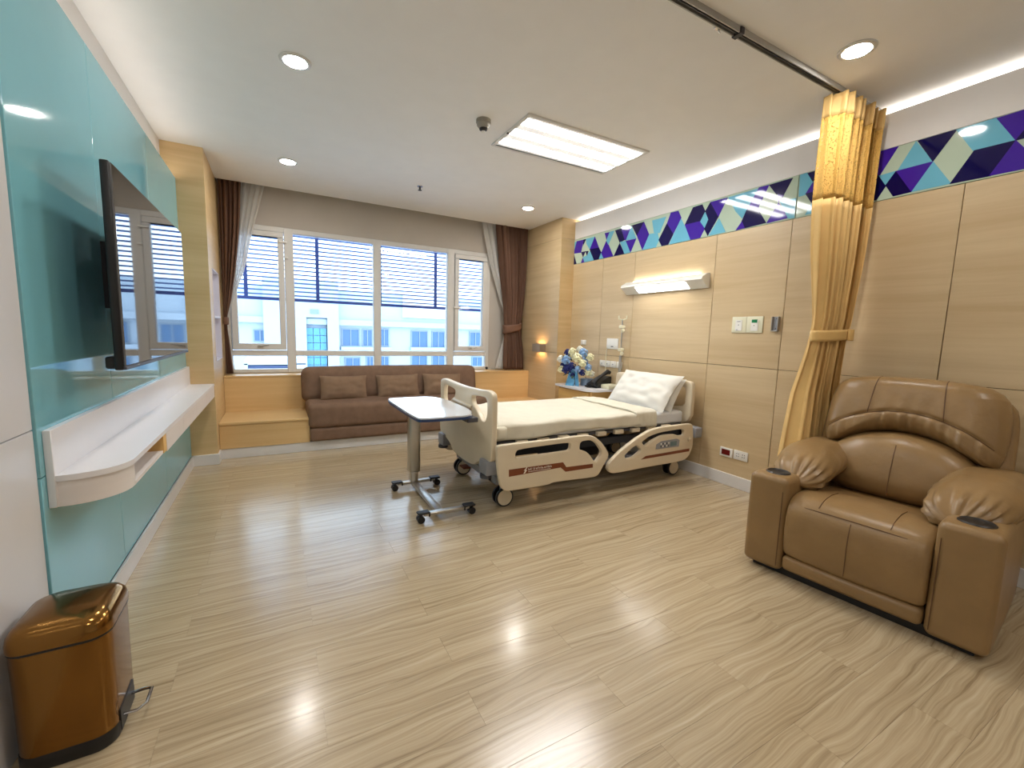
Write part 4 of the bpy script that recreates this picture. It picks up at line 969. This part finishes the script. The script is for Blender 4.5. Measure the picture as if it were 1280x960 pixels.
# local axes: front of the chair at x = 0 facing -x, depth runs to +x, y = +-.5 sideways
part('base', box(.05, .80, -.47, .47, .0, .05), 'black_plastic', rc_)
AW = .21
for s in (1, -1):
    yc_ = s * (.515 - AW / 2)
    def af(q):
        t = max(0, min(1, (q.x + .43) / .86))
        return (q.x, q.y, q.z + (.012 * (1 - t) if q.z > 0 else 0) - .05 * t * t * (q.z > 0))
    arm = part('arm', mv(cushion(.86, AW, .535, .032, (.004, .012, .006), 8, 4, af), (.43, yc_, .295)), 'leather', rc_, 60)
    part('cup_holder', lathe([(.062, -.01), (.064, .004), (.058, .009), (.052, .006), (.050, .0045), (.001, .004)], (.125, yc_, .572), 32), 'black_plastic', arm)
    part('seam', tube([(-.004, yc_ - s * .085, z) for z in (.06, .2, .35, .50)], .002, 6), 'leather_seam', arm)
    # arm pad: a long puffed roll gathered along its lower front edge
    def pf(q, s=s):
        t = (q.x + .36) / .72                                  # 0 at the front end
        e = max(0, 1 - t * 2.2)
        a = math.atan2(q.z, q.y * .6)
        low = max(0, .55 - q.z / .10) if t < .9 else 0
        pl = .006 * math.sin(t * 46 + 5 * math.sin(a * 2)) * min(1, low) + .011 * math.sin(a * 15 + 2 * math.sin(a * 3)) * math.exp(-((t - .07) / .10) ** 2)
        r = math.hypot(q.y, q.z) + 1e-6; k = (r + pl) / r
        y = q.y * k * (1 - .22 * e * e); z = q.z * k * (1 - .30 * e * e)
        return (q.x, y - s * .035 * e, z - .06 * e * e - .012 * t)
    g = cushion(.72, .30, .165, .08, (.02, .02, .028), 40, 6, pf)
    part('arm_pad', mv(rot(g, math.radians(-3), 'Y'), (.53, s * .375, .612)), 'leather', rc_, 70)
# seat and front panel in one sweep, kick panel below
prof_s = [(.02, .135), (-.004, .16), (-.018, .24), (-.022, .32), (-.014, .40), (.006, .445), (.04, .474), (.09, .490), (.17, .497), (.28, .488), (.42, .462), (.56, .44), (.68, .43), (.70, .40), (.68, .16), (.60, .13)]
def swept(P, w, ny=18, r=.03):
    cxm = sum(p[0] for p in P) / len(P); czm = sum(p[1] for p in P) / len(P); V = []; F = []; n = len(P)
    yl = [-w, -w + r * .1, -w + r * .35, -w + r] + [-w + r + (2 * w - 2 * r) * i / ny for i in range(1, ny)] + [w - r, w - r * .35, w - r * .1, w]
    for y in yl:
        d = max(0, (abs(y) - (w - r)) / r); k = r * (1 - math.sqrt(max(0, 1 - d * d))); sw = .010 * (1 - (y / w) ** 2)
        for x, z in P:
            dx, dz = x - cxm, z - czm; L = math.hypot(dx, dz); f = (L - k + sw) / L; V.append((cxm + dx * f, y, czm + dz * f))
    for j in range(len(yl) - 1):
        for i in range(n): F.append((j * n + i, j * n + (i + 1) % n, (j + 1) * n + (i + 1) % n, (j + 1) * n + i))
    F += [tuple(range(n)), tuple((len(yl) - 1) * n + i for i in range(n - 1, -1, -1))]
    return V, F
def dense(P, k=4):
    Q = chaikin(P, 3, .25); return Q
part('seat', swept(dense(prof_s), .302), 'leather', rc_, 70)
part('kick_panel', mv(cushion(.10, .60, .085, .026, (.006, 0, .004), 10, 4), (.046, 0, .094)), 'leather', rc_, 70)
part('seam', tube([(-.0305, 0, .165), (-.0315, 0, .24), (-.0345, 0, .32), (-.027, 0, .39), (-.008, 0, .438)], .002, 6), 'leather_seam', rc_)
part('seam', tube([(-.004 + .02 * (y / .3) ** 2, y, .452 - .012 * (y / .3) ** 2) for y in [-.285 + .57 * i / 16 for i in range(17)]], .0022, 6), 'leather_seam', rc_)
for y in (-.15, .15): part('seam', tube([(.01, y, .465), (.05, y, .4855), (.10, y, .4985), (.17, y, .505), (.28, y, .496)], .0018, 6), 'leather_seam', rc_)
# backrest: outer shell, lumbar cushion, upper cushion with an arched lower edge
TL = math.radians(15)
def to_back(g, x, z):      # puff coordinates (a = sideways, b = up, w = towards the sitter) into chair space, leaning back
    out = []
    for a, b_, w in g[0]:
        h = b_ - z
        out.append((x + h * math.sin(TL) - w * math.cos(TL), a, z + h * math.cos(TL) + w * math.sin(TL)))
    return out, g[1]
shell = chaikin([(-.43, .25), (.43, .25), (.445, .7), (.43, 1.02), (.37, 1.09), (-.37, 1.09), (-.43, 1.02), (-.445, .7)], 2, .2)
part('back_shell', to_back(puff(shell, (0, .65), .05, .10, 80, 10, 8, .5), .76, .45), 'leather', rc_, 70)
top = [(-.35, 1.13), (-.40, 1.06), (-.415, .90), (-.405, .74), (-.37, .69), (-.30, .725), (-.20, .785), (-.10, .82), (0, .83), (.10, .82), (.20, .785), (.30, .725), (.37, .69), (.405, .74), (.415, .90), (.40, 1.06), (.35, 1.13), (.25, 1.16), (0, 1.17), (-.25, 1.16)]
top = chaikin(top, 1, .25)
CT = (0, 1.0); HT = .165
def arch(x): return .935 - 1.0 * x * x
def top_w(a, b_, r):
    w = HT * (1 - r ** 5.0) ** .5
    d = b_ - arch(a)                                   # above / below the stitched arch
    w -= .010 * math.exp(-(d / .012) ** 2) * min(1, (1 - r) * 12)
    if d < 0:
        k = min(1, -d / .02)
        w += k * min(1, (1 - r) * 9) * (.010 * math.sin(a * 76 + 2.2 * math.sin(a * 17)) + .004 * math.sin(a * 151 + 1)) * (.7 + .3 * math.sin(a * 21))
    elif d < .12: w += .0045 * math.sin(a * 60 + 2 * math.sin(a * 11)) * (1 - d / .12) * min(1, d / .015)
    return w
def puff_top():
    O = resample(top, 340); rings = 44; V = []; F = []; n = len(O)
    V.append((CT[0], CT[1], HT))
    for k in range(1, rings + 1):
        r = 1 - (1 - k / rings) ** 1.5
        for o in O:
            a, b_ = CT[0] + (o[0] - CT[0]) * r, CT[1] + (o[1] - CT[1]) * r; V.append((a, b_, top_w(a, b_, r)))
    for i in range(n): F.append((0, 1 + i, 1 + (i + 1) % n))
    for k in range(rings - 1):
        for i in range(n):
            q = 1 + k * n; F.append((q + i, q + n + i, q + n + (i + 1) % n, q + (i + 1) % n))
    q = 1 + (rings - 1) * n; e = len(V)
    V += [(o[0] * .97, CT[1] + (o[1] - CT[1]) * .97, -.03) for o in O]; V.append((CT[0], CT[1], -.03))
    for i in range(n): F += [(q + i, e + i, e + (i + 1) % n, q + (i + 1) % n), (e + i, e + n, e + (i + 1) % n)]
    return V, F
part('upper_cushion', to_back(puff_top(), .72, .45), 'leather', rc_, 80)
lum = chaikin([(-.33, .42), (.33, .42), (.37, .56), (.35, .69), (.22, .80), (0, .845), (-.22, .80), (-.35, .69), (-.37, .56)], 2, .22)
part('lumbar_cushion', to_back(puff(lum, (0, .60), .165, .02, 120, 18, 3.4, .5), .685, .42), 'leather', rc_, 70)
part('seam', tube(to_back(([(0, b_, .1665 * (1 - (abs(b_ - .60) / .245) ** 3.4) ** .5) for b_ in (.44, .5, .56, .62, .68, .74)], []), .685, .42)[0], .002, 6), 'leather_seam', rc_)
RT = resample(top, 500)
def on_top(a, b_):
    ang = math.atan2(b_ - CT[1], a - CT[0])
    o_ = min(RT, key=lambda o: abs((math.atan2(o[1] - CT[1], o[0] - CT[0]) - ang + math.pi) % (2 * math.pi) - math.pi))
    return top_w(a, b_, min(.995, math.dist((a, b_), CT) / max(.001, math.dist(o_, CT))))
for pts in ([(-.15 - .02 * i / 14, 1.155 - .245 * i / 14) for i in range(15)], [(.15 + .02 * i / 14, 1.155 - .245 * i / 14) for i in range(15)], [(x, arch(x)) for x in [-.37 + .74 * i / 40 for i in range(41)]]):
    g = [(a, b_, on_top(a, b_) + .001) for a, b_ in pts]
    part('seam', tube(to_back((g, []), .72, .45)[0], .0024, 6), 'leather_seam', rc_)
